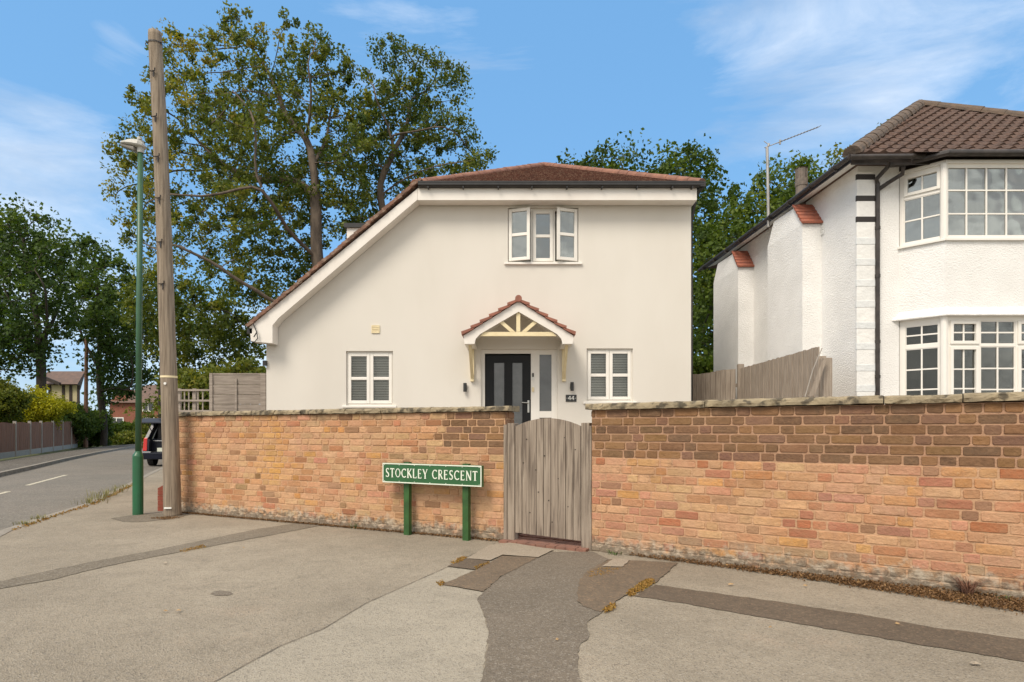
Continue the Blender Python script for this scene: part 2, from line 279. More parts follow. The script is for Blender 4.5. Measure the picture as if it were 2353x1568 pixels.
def leaf_mat(name, dark, light, warm, transl=0.35):
    m = bpy.data.materials.new(name); m.use_nodes = True; n = m.node_tree.nodes; l = m.node_tree.links
    for x in list(n): n.remove(x)
    o = n.new('ShaderNodeOutputMaterial'); a = n.new('ShaderNodeAttribute'); a.attribute_name = 'tone'
    r = n.new('ShaderNodeValToRGB'); r.color_ramp.elements[0].color = (*dark, 1); r.color_ramp.elements[1].color = (*warm, 1)
    e = r.color_ramp.elements.new(0.6); e.color = (*light, 1); l.new(a.outputs['Fac'], r.inputs[0])
    d = n.new('ShaderNodeBsdfPrincipled'); d.inputs['Roughness'].default_value = 0.55; d.inputs['Specular IOR Level'].default_value = 0.25; l.new(r.outputs[0], d.inputs['Base Color'])
    tr = n.new('ShaderNodeBsdfTranslucent'); g = n.new('ShaderNodeMix'); g.data_type = 'RGBA'; g.blend_type = 'MULTIPLY'; g.inputs[0].default_value = 1; g.inputs[7].default_value = (1.5, 1.5, 0.6, 1)
    l.new(r.outputs[0], g.inputs[6]); l.new(g.outputs[2], tr.inputs[0])
    mx = n.new('ShaderNodeMixShader'); mx.inputs[0].default_value = transl; l.new(d.outputs[0], mx.inputs[1]); l.new(tr.outputs[0], mx.inputs[2]); l.new(mx.outputs[0], o.inputs[0])
    return m
M['leaf_oak'] = leaf_mat('oak_leaves', (0.050, 0.085, 0.018), (0.150, 0.175, 0.030), (0.31, 0.26, 0.04))
M['leaf_dark'] = leaf_mat('dark_oak_leaves', (0.034, 0.066, 0.015), (0.085, 0.135, 0.026), (0.17, 0.22, 0.04))
M['leaf_olive'] = leaf_mat('olive_leaves', (0.05, 0.082, 0.015), (0.14, 0.165, 0.024), (0.24, 0.22, 0.032))
M['leaf_bright'] = leaf_mat('bright_leaves', (0.038, 0.070, 0.012), (0.095, 0.145, 0.020), (0.17, 0.205, 0.032))
M['leaf_yellow'] = leaf_mat('golden_conifer', (0.17, 0.19, 0.015), (0.42, 0.40, 0.02), (0.60, 0.54, 0.03))

def tag(o, label=None, cat=None, group=None, kind=None):
    if label: o['label'] = label
    if cat: o['category'] = cat
    if group: o['group'] = group
    if kind: o['kind'] = kind
    return o
def thing(name, label, cat, loc=(0, 0, 0), group=None):
    o = bpy.data.objects.new(name, None); COL.objects.link(o); o.location = loc; o.empty_display_size = 0.2
    return tag(o, label, cat, group)
def wloc(o):
    v = Vector((0, 0, 0))
    while o is not None: v += o.location; o = o.parent
    return v

class FR:
    """local frame on a vertical wall: u along p0->p1, w outward (towards the right-hand side of p0->p1), z up"""
    def __init__(s, p0, p1):
        s.o = Vector((p0[0], p0[1], 0)); d = Vector((p1[0] - p0[0], p1[1] - p0[1], 0)); s.len = d.length; s.d = d.normalized(); s.n = Vector((s.d.y, -s.d.x, 0))
    def pt(s, u, w, z): return s.o + s.d * u + s.n * w + Vector((0, 0, z))
W = FR((0, 0), (1, 0))     # world-aligned: u = x, w = -y

class MB:
    def __init__(s): s.v = []; s.f = []; s.mi = []; s.m = 0; s.tone = []; s.c = None
    def face(s, pts):
        i = len(s.v); s.v.extend([tuple(p) for p in pts]); s.f.append(tuple(range(i, i + len(pts)))); s.mi.append(s.m); s.tone.append(s.c)
    def hexa(s, p):   # p: 8 points, bottom 0-3 ccw, top 4-7
        i = len(s.v); s.v.extend([tuple(q) for q in p])
        for f in ((3, 2, 1, 0), (4, 5, 6, 7), (0, 1, 5, 4), (1, 2, 6, 5), (2, 3, 7, 6), (3, 0, 4, 7)):
            s.f.append(tuple(i + k for k in f)); s.mi.append(s.m); s.tone.append(s.c)
    def box(s, x0, x1, y0, y1, z0, z1): s.hexa([(x0, y0, z0), (x1, y0, z0), (x1, y1, z0), (x0, y1, z0), (x0, y0, z1), (x1, y0, z1), (x1, y1, z1), (x0, y1, z1)])
    def fbox(s, F, u0, u1, w0, w1, z0, z1):
        a, b = (w1, w0)
        s.hexa([F.pt(u0, a, z0), F.pt(u1, a, z0), F.pt(u1, b, z0), F.pt(u0, b, z0), F.pt(u0, a, z1), F.pt(u1, a, z1), F.pt(u1, b, z1), F.pt(u0, b, z1)])
    def prism(s, F, poly, w0, w1, caps=True):   # poly of (u,z), extruded along w
        n = len(poly); i = len(s.v)
        s.v.extend([tuple(F.pt(u, w1, z)) for u, z in poly]); s.v.extend([tuple(F.pt(u, w0, z)) for u, z in poly])
        for k in range(n):
            s.f.append((i + k, i + (k + 1) % n, i + n + (k + 1) % n, i + n + k)); s.mi.append(s.m); s.tone.append(s.c)
        if caps:
            for t in tessellate_polygon([[Vector((u, z, 0)) for u, z in poly]]):
                s.f.append(tuple(i + k for k in t)); s.mi.append(s.m); s.tone.append(s.c)
                s.f.append(tuple(i + n + k for k in t)[::-1]); s.mi.append(s.m); s.tone.append(s.c)
    def tube(s, pts, rad, n=8, caps=True):
        pts = [Vector(p) for p in pts]; i0 = len(s.v); k = len(pts)
        if not hasattr(rad, '__len__'): rad = [rad] * k
        up = Vector((0.13, 0.31, 0.94)).normalized(); prev = None
        for j, p in enumerate(pts):
            t = (pts[min(j + 1, k - 1)] - pts[max(j - 1, 0)])
            t = t.normalized() if t.length > 1e-9 else Vector((0, 0, 1))
            if prev is None:
                a = t.cross(up) if abs(t.dot(up)) < 0.95 else t.cross(Vector((1, 0, 0)))
            else: a = prev - t * prev.dot(t)
            a.normalize(); prev = a; b = t.cross(a)
            for q in range(n):
                an = 2 * math.pi * q / n; s.v.append(tuple(p + (a * math.cos(an) + b * math.sin(an)) * rad[j]))
        for j in range(k - 1):
            for q in range(n):
                a = i0 + j * n + q; b = i0 + j * n + (q + 1) % n
                s.f.append((a, b, b + n, a + n)); s.mi.append(s.m); s.tone.append(s.c)
        if caps:
            s.f.append(tuple(i0 + q for q in range(n))[::-1]); s.mi.append(s.m); s.tone.append(s.c)
            s.f.append(tuple(i0 + (k - 1) * n + q for q in range(n))); s.mi.append(s.m); s.tone.append(s.c)
    def wall(s, F, poly, holes, reveal=0.1, w=0.0):
        loops = [[Vector((u, z, 0)) for u, z in poly]] + [[Vector(q + (0,)) for q in ((a, c), (b, c), (b, d), (a, d))] for a, b, c, d in holes]
        flat = [p for lp in loops for p in lp]; i = len(s.v); s.v.extend([tuple(F.pt(p.x, w, p.y)) for p in flat])
        for t in tessellate_polygon(loops):
            a, b, c = [flat[k] for k in t]
            if (b.x - a.x) * (c.y - a.y) - (b.y - a.y) * (c.x - a.x) < 0: t = t[::-1]
            s.f.append(tuple(i + k for k in t)); s.mi.append(s.m); s.tone.append(s.c)
        for a, b, c, d in holes:
            q = [(a, c), (b, c), (b, d), (a, d)]
            for k in range(4):
                (u1, z1), (u2, z2) = q[k], q[(k + 1) % 4]
                s.face([F.pt(u1, w, z1), F.pt(u1, w - reveal, z1), F.pt(u2, w - reveal, z2), F.pt(u2, w, z2)])
    def build(s, name, mats, parent=None, smooth=False, bevel=0, tones=False):
        me = bpy.data.meshes.new(name); off = wloc(parent) if parent else Vector((0, 0, 0))
        if parent is None and getattr(s, 'org', None): off = Vector(s.org)
        me.from_pydata([(x - off.x, y - off.y, z - off.z) for x, y, z in s.v], [], s.f)
        if not isinstance(mats, (list, tuple)): mats = [mats]
        for m in mats: me.materials.append(M[m] if isinstance(m, str) else m)
        me.polygons.foreach_set('material_index', s.mi)
        if smooth: me.polygons.foreach_set('use_smooth', [True] * len(s.f))
        if tones:
            at = me.color_attributes.new('tone', 'FLOAT_COLOR', 'CORNER'); arr = []
            for f, c in zip(s.f, s.tone): arr.extend((list(c) + [1.0]) * len(f))
            at.data.foreach_set('color', arr)
        me.update()
        o = bpy.data.objects.new(name, me); COL.objects.link(o)
        if parent: o.parent = parent
        elif getattr(s, 'org', None): o.location = s.org
        if bevel:
            b = o.modifiers.new('bevel', 'BEVEL'); b.width = bevel; b.segments = 2; b.limit_method = 'ANGLE'; b.angle_limit = R(50)
        return o

# ------------------------------------------------------------------ ground, road, pavements
def sheet(name, pts, matn, z, rough_edge=0.0, seed=0, kind='structure'):
    """flat sheet; its edge is broken up so joints in the asphalt are never ruled lines"""
    r = random.Random(seed); P2 = []
    n = len(pts)
    for i in range(n):
        a = Vector(pts[i][:2]); b = Vector(pts[(i + 1) % n][:2]); L_ = (b - a).length
        k = max(1, int(L_ / 0.05)) if rough_edge and L_ < 12 else 1
        nn = Vector((-(b - a).y, (b - a).x)).normalized() if L_ > 1e-6 else Vector((0, 0))
        for j in range(k):
            o = rough_edge * (r.random() - 0.5) * (0 if j == 0 else 1)
            P2.append(a.lerp(b, j / k) + nn * o)
    mb = MB(); V = [Vector((p.x, p.y, 0)) for p in P2]
    mb.v = [(p.x, p.y, z) for p in P2]
    for t in tessellate_polygon([V]):
        a, b, c = [V[q] for q in t]
        if (b.x - a.x) * (c.y - a.y) - (b.y - a.y) * (c.x - a.x) < 0: t = t[::-1]
        mb.f.append(tuple(t)); mb.mi.append(0); mb.tone.append(None)
    o = mb.build(name, matn); o['kind'] = kind
    return o
RZ = -0.11
mb = MB(); mb.face([(-900, -300, -0.16), (900, -300, -0.16), (900, 1800, -0.16), (-900, 1800, -0.16)]); g = mb.build('ground', 'grass'); g['kind'] = 'structure'
near = [(-4.2, -20), (-5.2, -6), (-5.6, 2), G(-60, 1250)[:2], G(0, 1220)[:2], G(100, 1187)[:2], G(190, 1160)[:2], G(250, 1133)[:2], G(310, 1104)[:2], G(345, 1086)[:2], (-11.25, 19.6), (-12.1, 22.2), (-15, 30), (-18.5, 38), (-21.5, 48), (-23, 72)]
far = [(-10.6, -20), (-11.6, -6), (-12.2, 6), G(-60, 1100)[:2], G(0, 1087)[:2], G(75, 1071)[:2], G(150, 1054)[:2], G(225, 1039)[:2], G(310, 1025)[:2], (-29.6, 52), (-31, 72)]
near = [tuple(p) for p in near]; far = [tuple(p) for p in far]
sheet('road', near + far[::-1], 'road', RZ)
sheet('pavement', [(14, -20)] + [near[0]] + near[1:] + [(-20.5, 72), (-19.5, 48), (-16.5, 38), (-7.0, 14.5), (-4.95, 8.95), (-0.05, 6.62), (0.79, 6.12), (7.5, 1.8), (14, -3)], 'pave', 0.0)
fback = [(x - 2.3, y + 0.6) for x, y in far]
sheet('pavement', far + fback[::-1], 'far_path', 0.0)
def kerb(line, side):
    mb = MB()
    for (a, b) in zip(line[:-1], line[1:]):
        a = Vector(a); b = Vector(b); L_ = (b - a).length; k = max(1, int(L_ / 0.915)); d = (b - a) / L_; nn = Vector((d.y, -d.x)) * side
        for j in range(k):
            p = a + d * (L_ * j / k + 0.004); q = a + d * (L_ * (j + 1) / k - 0.004)
            i_, o_ = 0.0, 0.125; zt = 0.006
            mb.hexa([(*(p + nn * i_), RZ - .03), (*(q + nn * i_), RZ - .03), (*(q + nn * o_), RZ - .03), (*(p + nn * o_), RZ - .03), (*(p + nn * i_), zt), (*(q + nn * i_), zt), (*(q + nn * (o_ + .0)), zt), (*(p + nn * (o_ + .0)), zt)])
    o = mb.build('kerb', 'kerb', bevel=0); o['kind'] = 'structure'
kerb(near[2:], 1); kerb(far[2:], -1)
for a, b in (((62, 1116), (152, 1092)), ((-30, 1143), (20, 1130))):     # worn centre-line dashes
    p = G(*a, RZ).xy; q = G(*b, RZ).xy; nn = Vector((-(q - p).y, (q - p).x)).normalized() * 0.05
    sheet('road_marking', [p - nn, q - nn, q + nn, p + nn], 'line', RZ + 0.004, 0.02, 3)
def gp(lst): return [G(x, y).xy for x, y in lst]
sheet('pavement_trench', gp([(-160, 1365), (0, 1337), (119, 1311), (237, 1286.6), (346, 1267), (470, 1242), (594, 1216), (683, 1203), (742, 1207), (693, 1217), (594, 1235.7), (470, 1259), (346, 1281.7), (237, 1304), (119, 1333.6), (0, 1354), (-160, 1386)]), 'trench_grey', 0.004, 0.02, 1)
sheet('pavement_patch', gp([(255, 1192), (300, 1185), (420, 1178), (440, 1182), (400, 1192), (330, 1200), (285, 1200)]), 'trench_grey', 0.004, 0.02, 2)  # dark asphalt patch painting in the ground shadow round the lamp
sheet('pavement_section', gp([(1138, 1249.5), (1029, 1304), (841, 1388), (742, 1447.5), (643, 1487), (495, 1568), (400, 1620), (1100, 1640), (1106, 1568), (1123, 1453), (1097, 1377), (1111, 1362), (1015, 1345), (1091, 1313), (1155, 1279)]), 'pave_light', 0.002, 0.012, 4)
sheet('footpath', gp([(1260, 1270), (1362, 1269), (1400, 1286.5), (1353, 1312.8), (1330, 1365), (1330, 1390), (1383, 1409), (1348, 1432), (1354, 1464), (1330, 1488), (1328, 1528), (1336, 1568), (1345, 1640), (1098, 1640), (1106, 1568), (1118, 1500), (1123, 1453), (1112, 1410), (1097, 1377), (1111, 1362), (1155, 1324), (1213, 1286.5)]), 'path_dark', 0.005, 0.015, 5)
sheet('pavement_patch', gp([(1015, 1345), (1091, 1313), (1155, 1279), (1237, 1283), (1155, 1324), (1111, 1362)]), 'brownpatch', 0.008, 0.02, 6)
sheet('pavement_patch', gp([(1027, 1304), (1068, 1285), (1126, 1292), (1091, 1311.6)]), 'trench', 0.011, 0.012, 7)
sheet('pavement_slab', gp([(1073, 1286), (1126, 1254.5), (1173, 1250), (1272, 1266), (1237, 1284), (1155, 1278), (1126, 1291)]), 'slab', 0.014, 0.008, 8)
sheet('pavement_patch', gp([(1400, 1287), (1558, 1295), (1505, 1342), (1435, 1371), (1383, 1409), (1340, 1396), (1325, 1383), (1330, 1340), (1345, 1318)]), 'brownpatch', 0.008, 0.02, 9)
def strip(name, line, wd, matn, z, seed):
    pts = [G(x, y).xy for x, y in line]; Lp, Rp = [], []
    for i, p in enumerate(pts):
        t_ = (pts[min(i + 1, len(pts) - 1)] - pts[max(i - 1, 0)]).normalized(); nn = Vector((-t_.y, t_.x)) * wd / 2; Lp.append(p + nn); Rp.append(p - nn)
    sheet(name, Lp + Rp[::-1], matn, z, 0, seed)
strip('pavement_joint', [(1138, 1249.5), (1029, 1304), (841, 1388), (742, 1447.5), (643, 1487), (495, 1568), (400, 1620)], .007, 'path_dark', .006, 21)
sheet('pavement_patch', gp([(483, 1366), (492, 1360), (508, 1358), (530, 1361), (536, 1366), (520, 1370), (497, 1370)]), 'path_dark', 0.003, 0.06, 22)
sheet('pavement_slab', gp([(1383, 1305), (1412, 1287), (1447, 1290), (1430, 1306)]), 'slab', 0.014, 0.012, 10)
sheet('pavement_trench', gp([(1505, 1345), (1738, 1377), (1972, 1412), (2147, 1444), (2353, 1470), (2700, 1525), (2700, 1590), (2353, 1522), (2147, 1488), (1943, 1453), (1738, 1418), (1563, 1386), (1458, 1371)]), 'trench', 0.004, 0.02, 11)

# geometry of the two boundary walls (gate between them)
WL0, WL1 = Vector((-4.93, 8.89)), Vector((-0.075, 6.55))
WR0, WR1 = Vector((0.79, 6.04)), Vector((7.4, 1.72))
GZ = 0.5      # level of the front gardens behind the walls
mb = MB(); pts = [(-7.3, 14.0), (-4.85, 9.3), (0.0, 7.0), (0.85, 6.55), (7.6, 2.2), (14, 2.2), (14, 30), (-7.3, 30)]
mb.face([(x, y, GZ - 0.25 if i in (2, 3) else GZ) for i, (x, y) in enumerate(pts)]); o = mb.build('garden', 'garden'); o['kind'] = 'structure'
# threshold of red block pavers in the gateway
mb = MB(); FG = FR(WL1, WR0)
for j in range(8):
    n_ = 9
    for i in range(n_):
        u0 = -0.02 + i * 0.112 + (0.056 if j % 2 else 0); u0 = min(u0, FG.len - .02); u1 = min(u0 + 0.106, FG.len + 0.02)
        if u1 - u0 < 0.02: continue
        w1 = 0.10 - j * 0.108; mb.fbox(FG, u0, u1, w1 - 0.102, w1, -0.02, 0.024 + random.random() * .004 + max(0, j - 2) * 0.012)
o = mb.build('gateway_pavers', 'paver_red'); o['kind'] = 'structure'

# ------------------------------------------------------------------ brick walls
PAL_L = [(0.53, 0.29, 0.155), (0.57, 0.34, 0.195), (0.52, 0.275, 0.15), (0.46, 0.24, 0.12), (0.55, 0.315, 0.18), (0.48, 0.30, 0.155), (0.53, 0.33, 0.18), (0.43, 0.20, 0.10), (0.46, 0.19, 0.10), (0.38, 0.15, 0.09), (0.38, 0.18, 0.12), (0.28, 0.155, 0.09), (0.50, 0.24, 0.15), (0.54, 0.27, 0.09)]
PAL_D = [(0.19, 0.108, 0.058), (0.165, 0.095, 0.052), (0.215, 0.118, 0.058), (0.15, 0.09, 0.055), (0.23, 0.125, 0.058), (0.195, 0.105, 0.070)]
COURSE = 0.0775
def bricks(mb, F, u0, u1, z0, z1, tonef, wb=0.0, seed=0, ends=True):
    r = random.Random(seed); row = 0; z = z0
    while z < z1 - 0.02:
        u = u0 - (0.17 if row % 2 else 0.0) - r.random() * 0.02; k = row
        zt = min(z + COURSE, z1)
        while u < u1:
            full = (k % 2 != 0) if r.random() > 0.15 else (r.random() > .5)
            L_ = 0.225 if full else 0.1125
            L_ *= 0.97 + r.random() * 0.06; k += 1
            a, b = max(u, u0), min(u + L_ - 0.010, u1); u += L_
            if b - a < 0.03: continue
            jz = [r.uniform(-.0025, .0025) for _ in range(4)]; pr = (0.004 + r.random() * 0.004) if z > .93 else (0.0015 + r.random() * 0.005); e = 0.005
            cu, cz = (a + b) / 2, (z + zt) / 2; mb.c = tonef(cu, cz, r); g_ = 0.0048 if z > .93 else 0.0038
            def ring8(ins, wv, rj):
                lo_u, hi_u, lo_z, hi_z = a + ins, b - ins, z + g_ + jz[0] * .5 + ins, zt - g_ + jz[1] * .5 - ins; cc = [max(.002, .005 + r.uniform(-.003, .006)) for _ in range(4)]
                pts = [(lo_u + cc[0], lo_z), (hi_u - cc[1], lo_z + jz[2]), (hi_u, lo_z + cc[1]), (hi_u, hi_z - cc[2]), (hi_u - cc[2], hi_z), (lo_u + cc[3], hi_z + jz[3]), (lo_u, hi_z - cc[3]), (lo_u, lo_z + cc[0])]
                return [F.pt(x, wb + wv + r.uniform(-rj, rj), y) for x, y in pts]
            st = r.getstate(); o_ = ring8(0, -0.004, 0); r.setstate(st); i_ = ring8(e, pr, .0015)
            mb.face(i_)
            for t in range(8): mb.face([o_[t], o_[(t + 1) % 8], i_[(t + 1) % 8], i_[t]])
        z += COURSE; row += 1
def jit(c, r, a=0.10):
    k = 1 + r.uniform(-a, a); return tuple(max(0.01, x * k * (1 + r.uniform(-.04, .04))) for x in c)
def tone_r(u, z, r):
    if z > 0.935 + (0.0 if r.random() > .03 else -.08): return jit(r.choice(PAL_D), r, .16)
    if r.random() < .03: return jit((0.40, 0.15, 0.075), r)
    if z > 0.80 and r.random() < .3: return jit(r.choice([(0.46, 0.22, 0.09), (.40, .15, .07), (.52, .28, .12)]), r)
    if z < .26 and r.random() < .4: return jit((0.34, 0.23, 0.14), r)
    k = math.sin(u * 2.3 + z * 3.1) + .7 * math.sin(u * 5.1 - z * 7.0 + 1)
    c = r.choice(PAL_L); c = tuple(Vector(c).lerp(Vector((.50, .265, .175) if k > 0 else (.56, .34, .185)), min(.55, abs(k) * .4)))
    return jit(c, r, .12)
LEN_L = (WL1 - WL0).length
def tone_l(u, z, r):
    edge = LEN_L - 0.86
    if z > 1.0 and u > edge + (0.11 if int(z / COURSE) % 2 else 0): return jit(r.choice(PAL_D), r, .16)
    if z > 1.32 and r.random() < .35: return jit((0.40, 0.26, 0.15), r)
    c = Vector(r.choice(PAL_L[:9] + PAL_L[:7] + PAL_L[11:])) * (1.0 if r.random() > .1 else .7)
    ys = max(0, 1 - abs(u - 1.95 + (z - .8) * .1) / 0.42) * max(0, min(1, (z - .35) / .4))      # ochre stained stretch of wall
    c = c.lerp(Vector((0.58, 0.30, 0.07)), min(.85, ys * 1.2) * (.5 + .5 * r.random()))
    return jit(tuple(c), r, .10)
def coping_part(parent, F, u0, u1, z0, z1, wf, wbk, seed):
    """one weathered sandstone slab with a chipped front edge"""
    r = random.Random(seed); mb = MB(); n_ = max(3, int((u1 - u0) / 0.05)); rows = []
    for i in range(n_ + 1):
        u = u0 + (u1 - u0) * i / n_; e = 0.0 if 0 < i < n_ else -0.006
        ch = r.random() ** 4 * 0.02
        rows.append([F.pt(u, wbk, z0), F.pt(u, wf + e - r.random() * .006 - (.012 if r.random() < .15 else 0), z0 + r.random() * .006), F.pt(u, wf + e - r.random() * .008, z0 + .03), F.pt(u, wf + e - .006 - ch, z1 - .014 - ch), F.pt(u, wf - .028 - ch, z1 - r.random() * .005), F.pt(u, wbk, z1 + .004)])
    for a, b in zip(rows[:-1], rows[1:]):
        for k in range(5): mb.face([a[k], b[k], b[k + 1], a[k + 1]])
        mb.face([a[5], b[5], b[0], a[0]])
    mb.face(rows[0][::-1]); mb.face(rows[-1])
    return mb.build('coping_stone', 'coping', parent)
def u_of(F, px):      # where a sight line meets a wall face
    k = (px - CX) / F_PX
    return (k * F.o.y - F.o.x) / (F.d.x - k * F.d.y)
FL = FR(WL0, WL1); FRt = FR(WR0, WR1)
ZT = 1.394
root = thing('brick_wall', 'long orange brick garden wall with stone coping behind the green street name sign', 'wall', (WL0.x, WL0.y, 0))
mb = MB(); mb.c = (.44, .29, .18)
mb.m = 0; bricks(mb, FL, 0, LEN_L, 0, ZT, tone_l, seed=3)
FE = FR(FL.pt(LEN_L, 0, 0), FL.pt(LEN_L, -0.225, 0)); bricks(mb, FE, 0.005, 0.22, 0, ZT, lambda u, z, r: jit((.40, .20, .11) if z < 1.0 else (.27, .15, .09), r), seed=9)
FBk = FR(FL.pt(LEN_L, -0.225, 0), FL.pt(0, -0.225, 0)); bricks(mb, FBk, 0.005, LEN_L - .05, 0.45, ZT, lambda u, z, r: jit(r.choice(PAL_L[:6]), r), seed=19)
mb.build('brickwork', 'brick', root, tones=True)
mb = MB(); mb.c = (.52, .32, .19); mb.fbox(FL, 0.004, LEN_L - 0.002, -0.223, -0.001, -.05, ZT); mb.build('mortar', 'brick', root, tones=True)
js = [-0.05] + [u_of(FL, p) for p in (453, 528, 582, 634, 695, 795, 878, 993)] + [LEN_L + .055]
for i, (a, b) in enumerate(zip(js[:-1], js[1:])): coping_part(root, FL, a + .003, b - .003, ZT + .002 + (i % 3) * .002, ZT + .064 + (i % 2) * .004, .045, -.26, 50 + i)
root = thing('brick_wall', 'tall brick garden wall with dark brown top courses right of the wooden gate', 'wall', (WR0.x, WR0.y, 0))
LEN_R = (WR1 - WR0).length
mb = MB(); bricks(mb, FRt, 0, LEN_R, 0, ZT, tone_r, seed=5)
FE = FR(FRt.pt(0, -0.225, 0), FRt.pt(0, 0, 0)); bricks(mb, FE, 0.005, 0.22, 0, ZT, tone_r, seed=6)
mb.build('brickwork', 'brick', root, tones=True)
mb = MB(); mb.c = (.51, .31, .185); mb.fbox(FRt, 0.002, LEN_R, -0.223, -0.001, -.05, .93); mb.c = (.40, .24, .155); mb.fbox(FRt, 0.002, LEN_R, -0.223, -0.001, .93, ZT); mb.build('mortar', 'brick', root, tones=True)
js = [-.055] + [u_of(FRt, p) for p in (1622, 2031, 2212)]; js += [js[-1] + .9, js[-1] + 1.8, js[-1] + 2.7, LEN_R]
js = [j for j in js if j <= LEN_R]
for i, (a, b) in enumerate(zip(js[:-1], js[1:])): coping_part(root, FRt, a + .004, b - .004, ZT + .002 + (i % 2) * .003, ZT + .068 + (i % 2) * .005, .05, -.26, 80 + i)
# return wall running back beside the road, behind the telegraph pole
FB = FR((-7.55, 14.2), (-4.96, 9.0)); root = thing('brick_wall', 'side run of the orange garden wall going back behind the telegraph pole', 'wall', (-4.96, 9.0, 0))
mb = MB(); bricks(mb, FB, 0, FB.len - .01, 0, ZT, lambda u, z, r: jit(r.choice(PAL_L[:8]), r), seed=8); mb.build('brickwork', 'brick', root, tones=True)
mb = MB(); mb.fbox(FB, 0, FB.len - .01, -0.2, -0.001, -.05, ZT); mb.build('mortar', 'mortar', root)
for k in range(6): coping_part(root, FB, FB.len * k / 6 + .003, FB.len * (k + 1) / 6 - .004 - (.05 if k == 5 else 0), ZT + .002, ZT + .064, .045, -.24, 120 + k)
# low red pier by the pole
root = thing('brick_pier', 'low smooth red brick stub with a sloping top beside the telegraph pole', 'brick pier', (-5.1, 9.1, 0))
mb = MB()
for k in range(4): mb.box(-5.235 + (k % 2) * .002, -4.985, 9.0, 9.22, k * .078, k * .078 + .071)
mb.prism(FR((-5.235, 9.0), (-4.985, 9.0)), [(0, .312), (.25, .312), (.25, .40), (.11, .40), (0, .335)], -.22, 0); mb.build('brick_course', 'red_brick', root)
mb = MB(); mb.box(-5.228, -4.99, 9.006, 9.214, -.02, .311); mb.build('mortar', 'mortar', root)

# ------------------------------------------------------------------ gate
gc = FG.pt(FG.len / 2, 0, 0); root = thing('garden_gate', 'weathered grey wooden gate with an arched top between the two brick walls', 'gate', gc)
GL = FG.len; z0g = .085; BW = GL - .24; b0 = .12; nb = 9
def arch(u): t = (u - b0) / BW * 2 - 1; return 1.235 + .085 * (1 - t * t)
mb = MB(); r = random.Random(4)
for i in range(nb):
    a = b0 + BW * i / nb + .0035; b = b0 + BW * (i + 1) / nb - .0035; w_ = r.uniform(-.003, .003)
    zl = z0g + .02 - .02 * i / nb
    poly = [(a, zl), (b, zl)] + [(a + (b - a) * t, arch(a + (b - a) * t)) for t in (1, .66, .33, 0)]
    mb.prism(FG, poly, -.03 + w_, -.008 + w_)
mb.build('board', 'gate', root, bevel=.003)
for z in (.22, .65, 1.08): mb = MB(); mb.fbox(FG, b0 + .02, b0 + BW - .02, -.075, -.034, z, z + .09); mb.build('rail', 'gate', root)
for a, b in ((.03, .115), (GL - .115, GL - .03)):
    mb = MB(); mb.fbox(FG, a, b, -.09, .0, 0.0, 1.27); mb.build('gate_post', 'gate', root, bevel=.004)
for a, b, c in ((-.012, .027, 1.255), (GL - .027, GL, 1.24)): mb = MB(); mb.fbox(FG, a, b, -.06, .012, 0, c); mb.build('jamb_batten', 'gate', root, bevel=.003)
mb = MB(); mb.c = None
for (u, z) in ((.22, .85), (.40, .55), (.47, .93), (.63, .7), (.74, .42), (.30, .33), (.56, .25), (.82, 1.0), (.26, 1.1), (.70, 1.12), (.52, .47), (.37, .78)):
    k = u * GL; 
    mb.tube([FG.pt(k, -.012, z), FG.pt(k, -.0035, z)], [.008, .006], 7)
mb.build('knot', 'timber_dark', root)

# ------------------------------------------------------------------ street name sign
A = Vector((-1.207, 6.94)); d = Vector((0.7, -0.352)).normalized(); F0 = FR(A, A + d)
u0, u1 = -.298, 1.016; zb, zt = .594, .820
root = thing('street_name_sign', 'green street name sign with white lettering on two green posts', 'sign', F0.pt(.4, 0, 0))
mb = MB(); mb.fbox(F0, u0, u1, .0, .045, zb, zt); mb.build('sign_board', 'sign_green', root, bevel=.002)
mb = MB(); t = .012
for a, b, c, e in ((u0 + .002, u1 - .002, zt - t - .002, zt - .002), (u0 + .002, u1 - .002, zb + .002, zb + t + .002), (u0 + .002, u0 + t + .002, zb + t + .003, zt - t - .003), (u1 - t - .002, u1 - .002, zb + t + .003, zt - t - .003)): mb.fbox(F0, a, b, .046, .049, c, e)
mb.build('border', 'sign_white', root)
for u in (0.0, .783):
    mb = MB(); mb.fbox(F0, u - .037, u + .037, -.06, -.003, -.02, zt + .012); mb.build('post', 'post_green', root, bevel=.003)
mb = MB()
for i in range(7):
    u = u0 + .03 + (u1 - u0 - .06) * i / 6
    for z in (zt - .02, zb + .02): mb.tube([F0.pt(u, .046, z), F0.pt(u, .0505, z)], .0045, 6)
mb.build('screw', 'sign_white', root)
mb = MB(); wk = [0]
def stroke(pts, w0, w1=None, F=F0, base=.0465):
    w1 = w0 if w1 is None else w1; n_ = len(pts); L_, R_ = [], []
    for i, p in enumerate(pts):
        a = Vector(pts[max(i - 1, 0)]); b = Vector(pts[min(i + 1, n_ - 1)]); t_ = (b - a).normalized(); nn = Vector((-t_.y, t_.x)); wd = (w0 + (w1 - w0) * i / (n_ - 1)) / 2
        L_.append(Vector(p) + nn * wd); R_.append(Vector(p) - nn * wd)
    wk[0] += 1; z_ = base + .0015 + (wk[0] % 9) * .00022
    for i in range(n_ - 1): mb.prism(F, [tuple(R_[i]), tuple(R_[i + 1]), tuple(L_[i + 1]), tuple(L_[i])], base, z_)
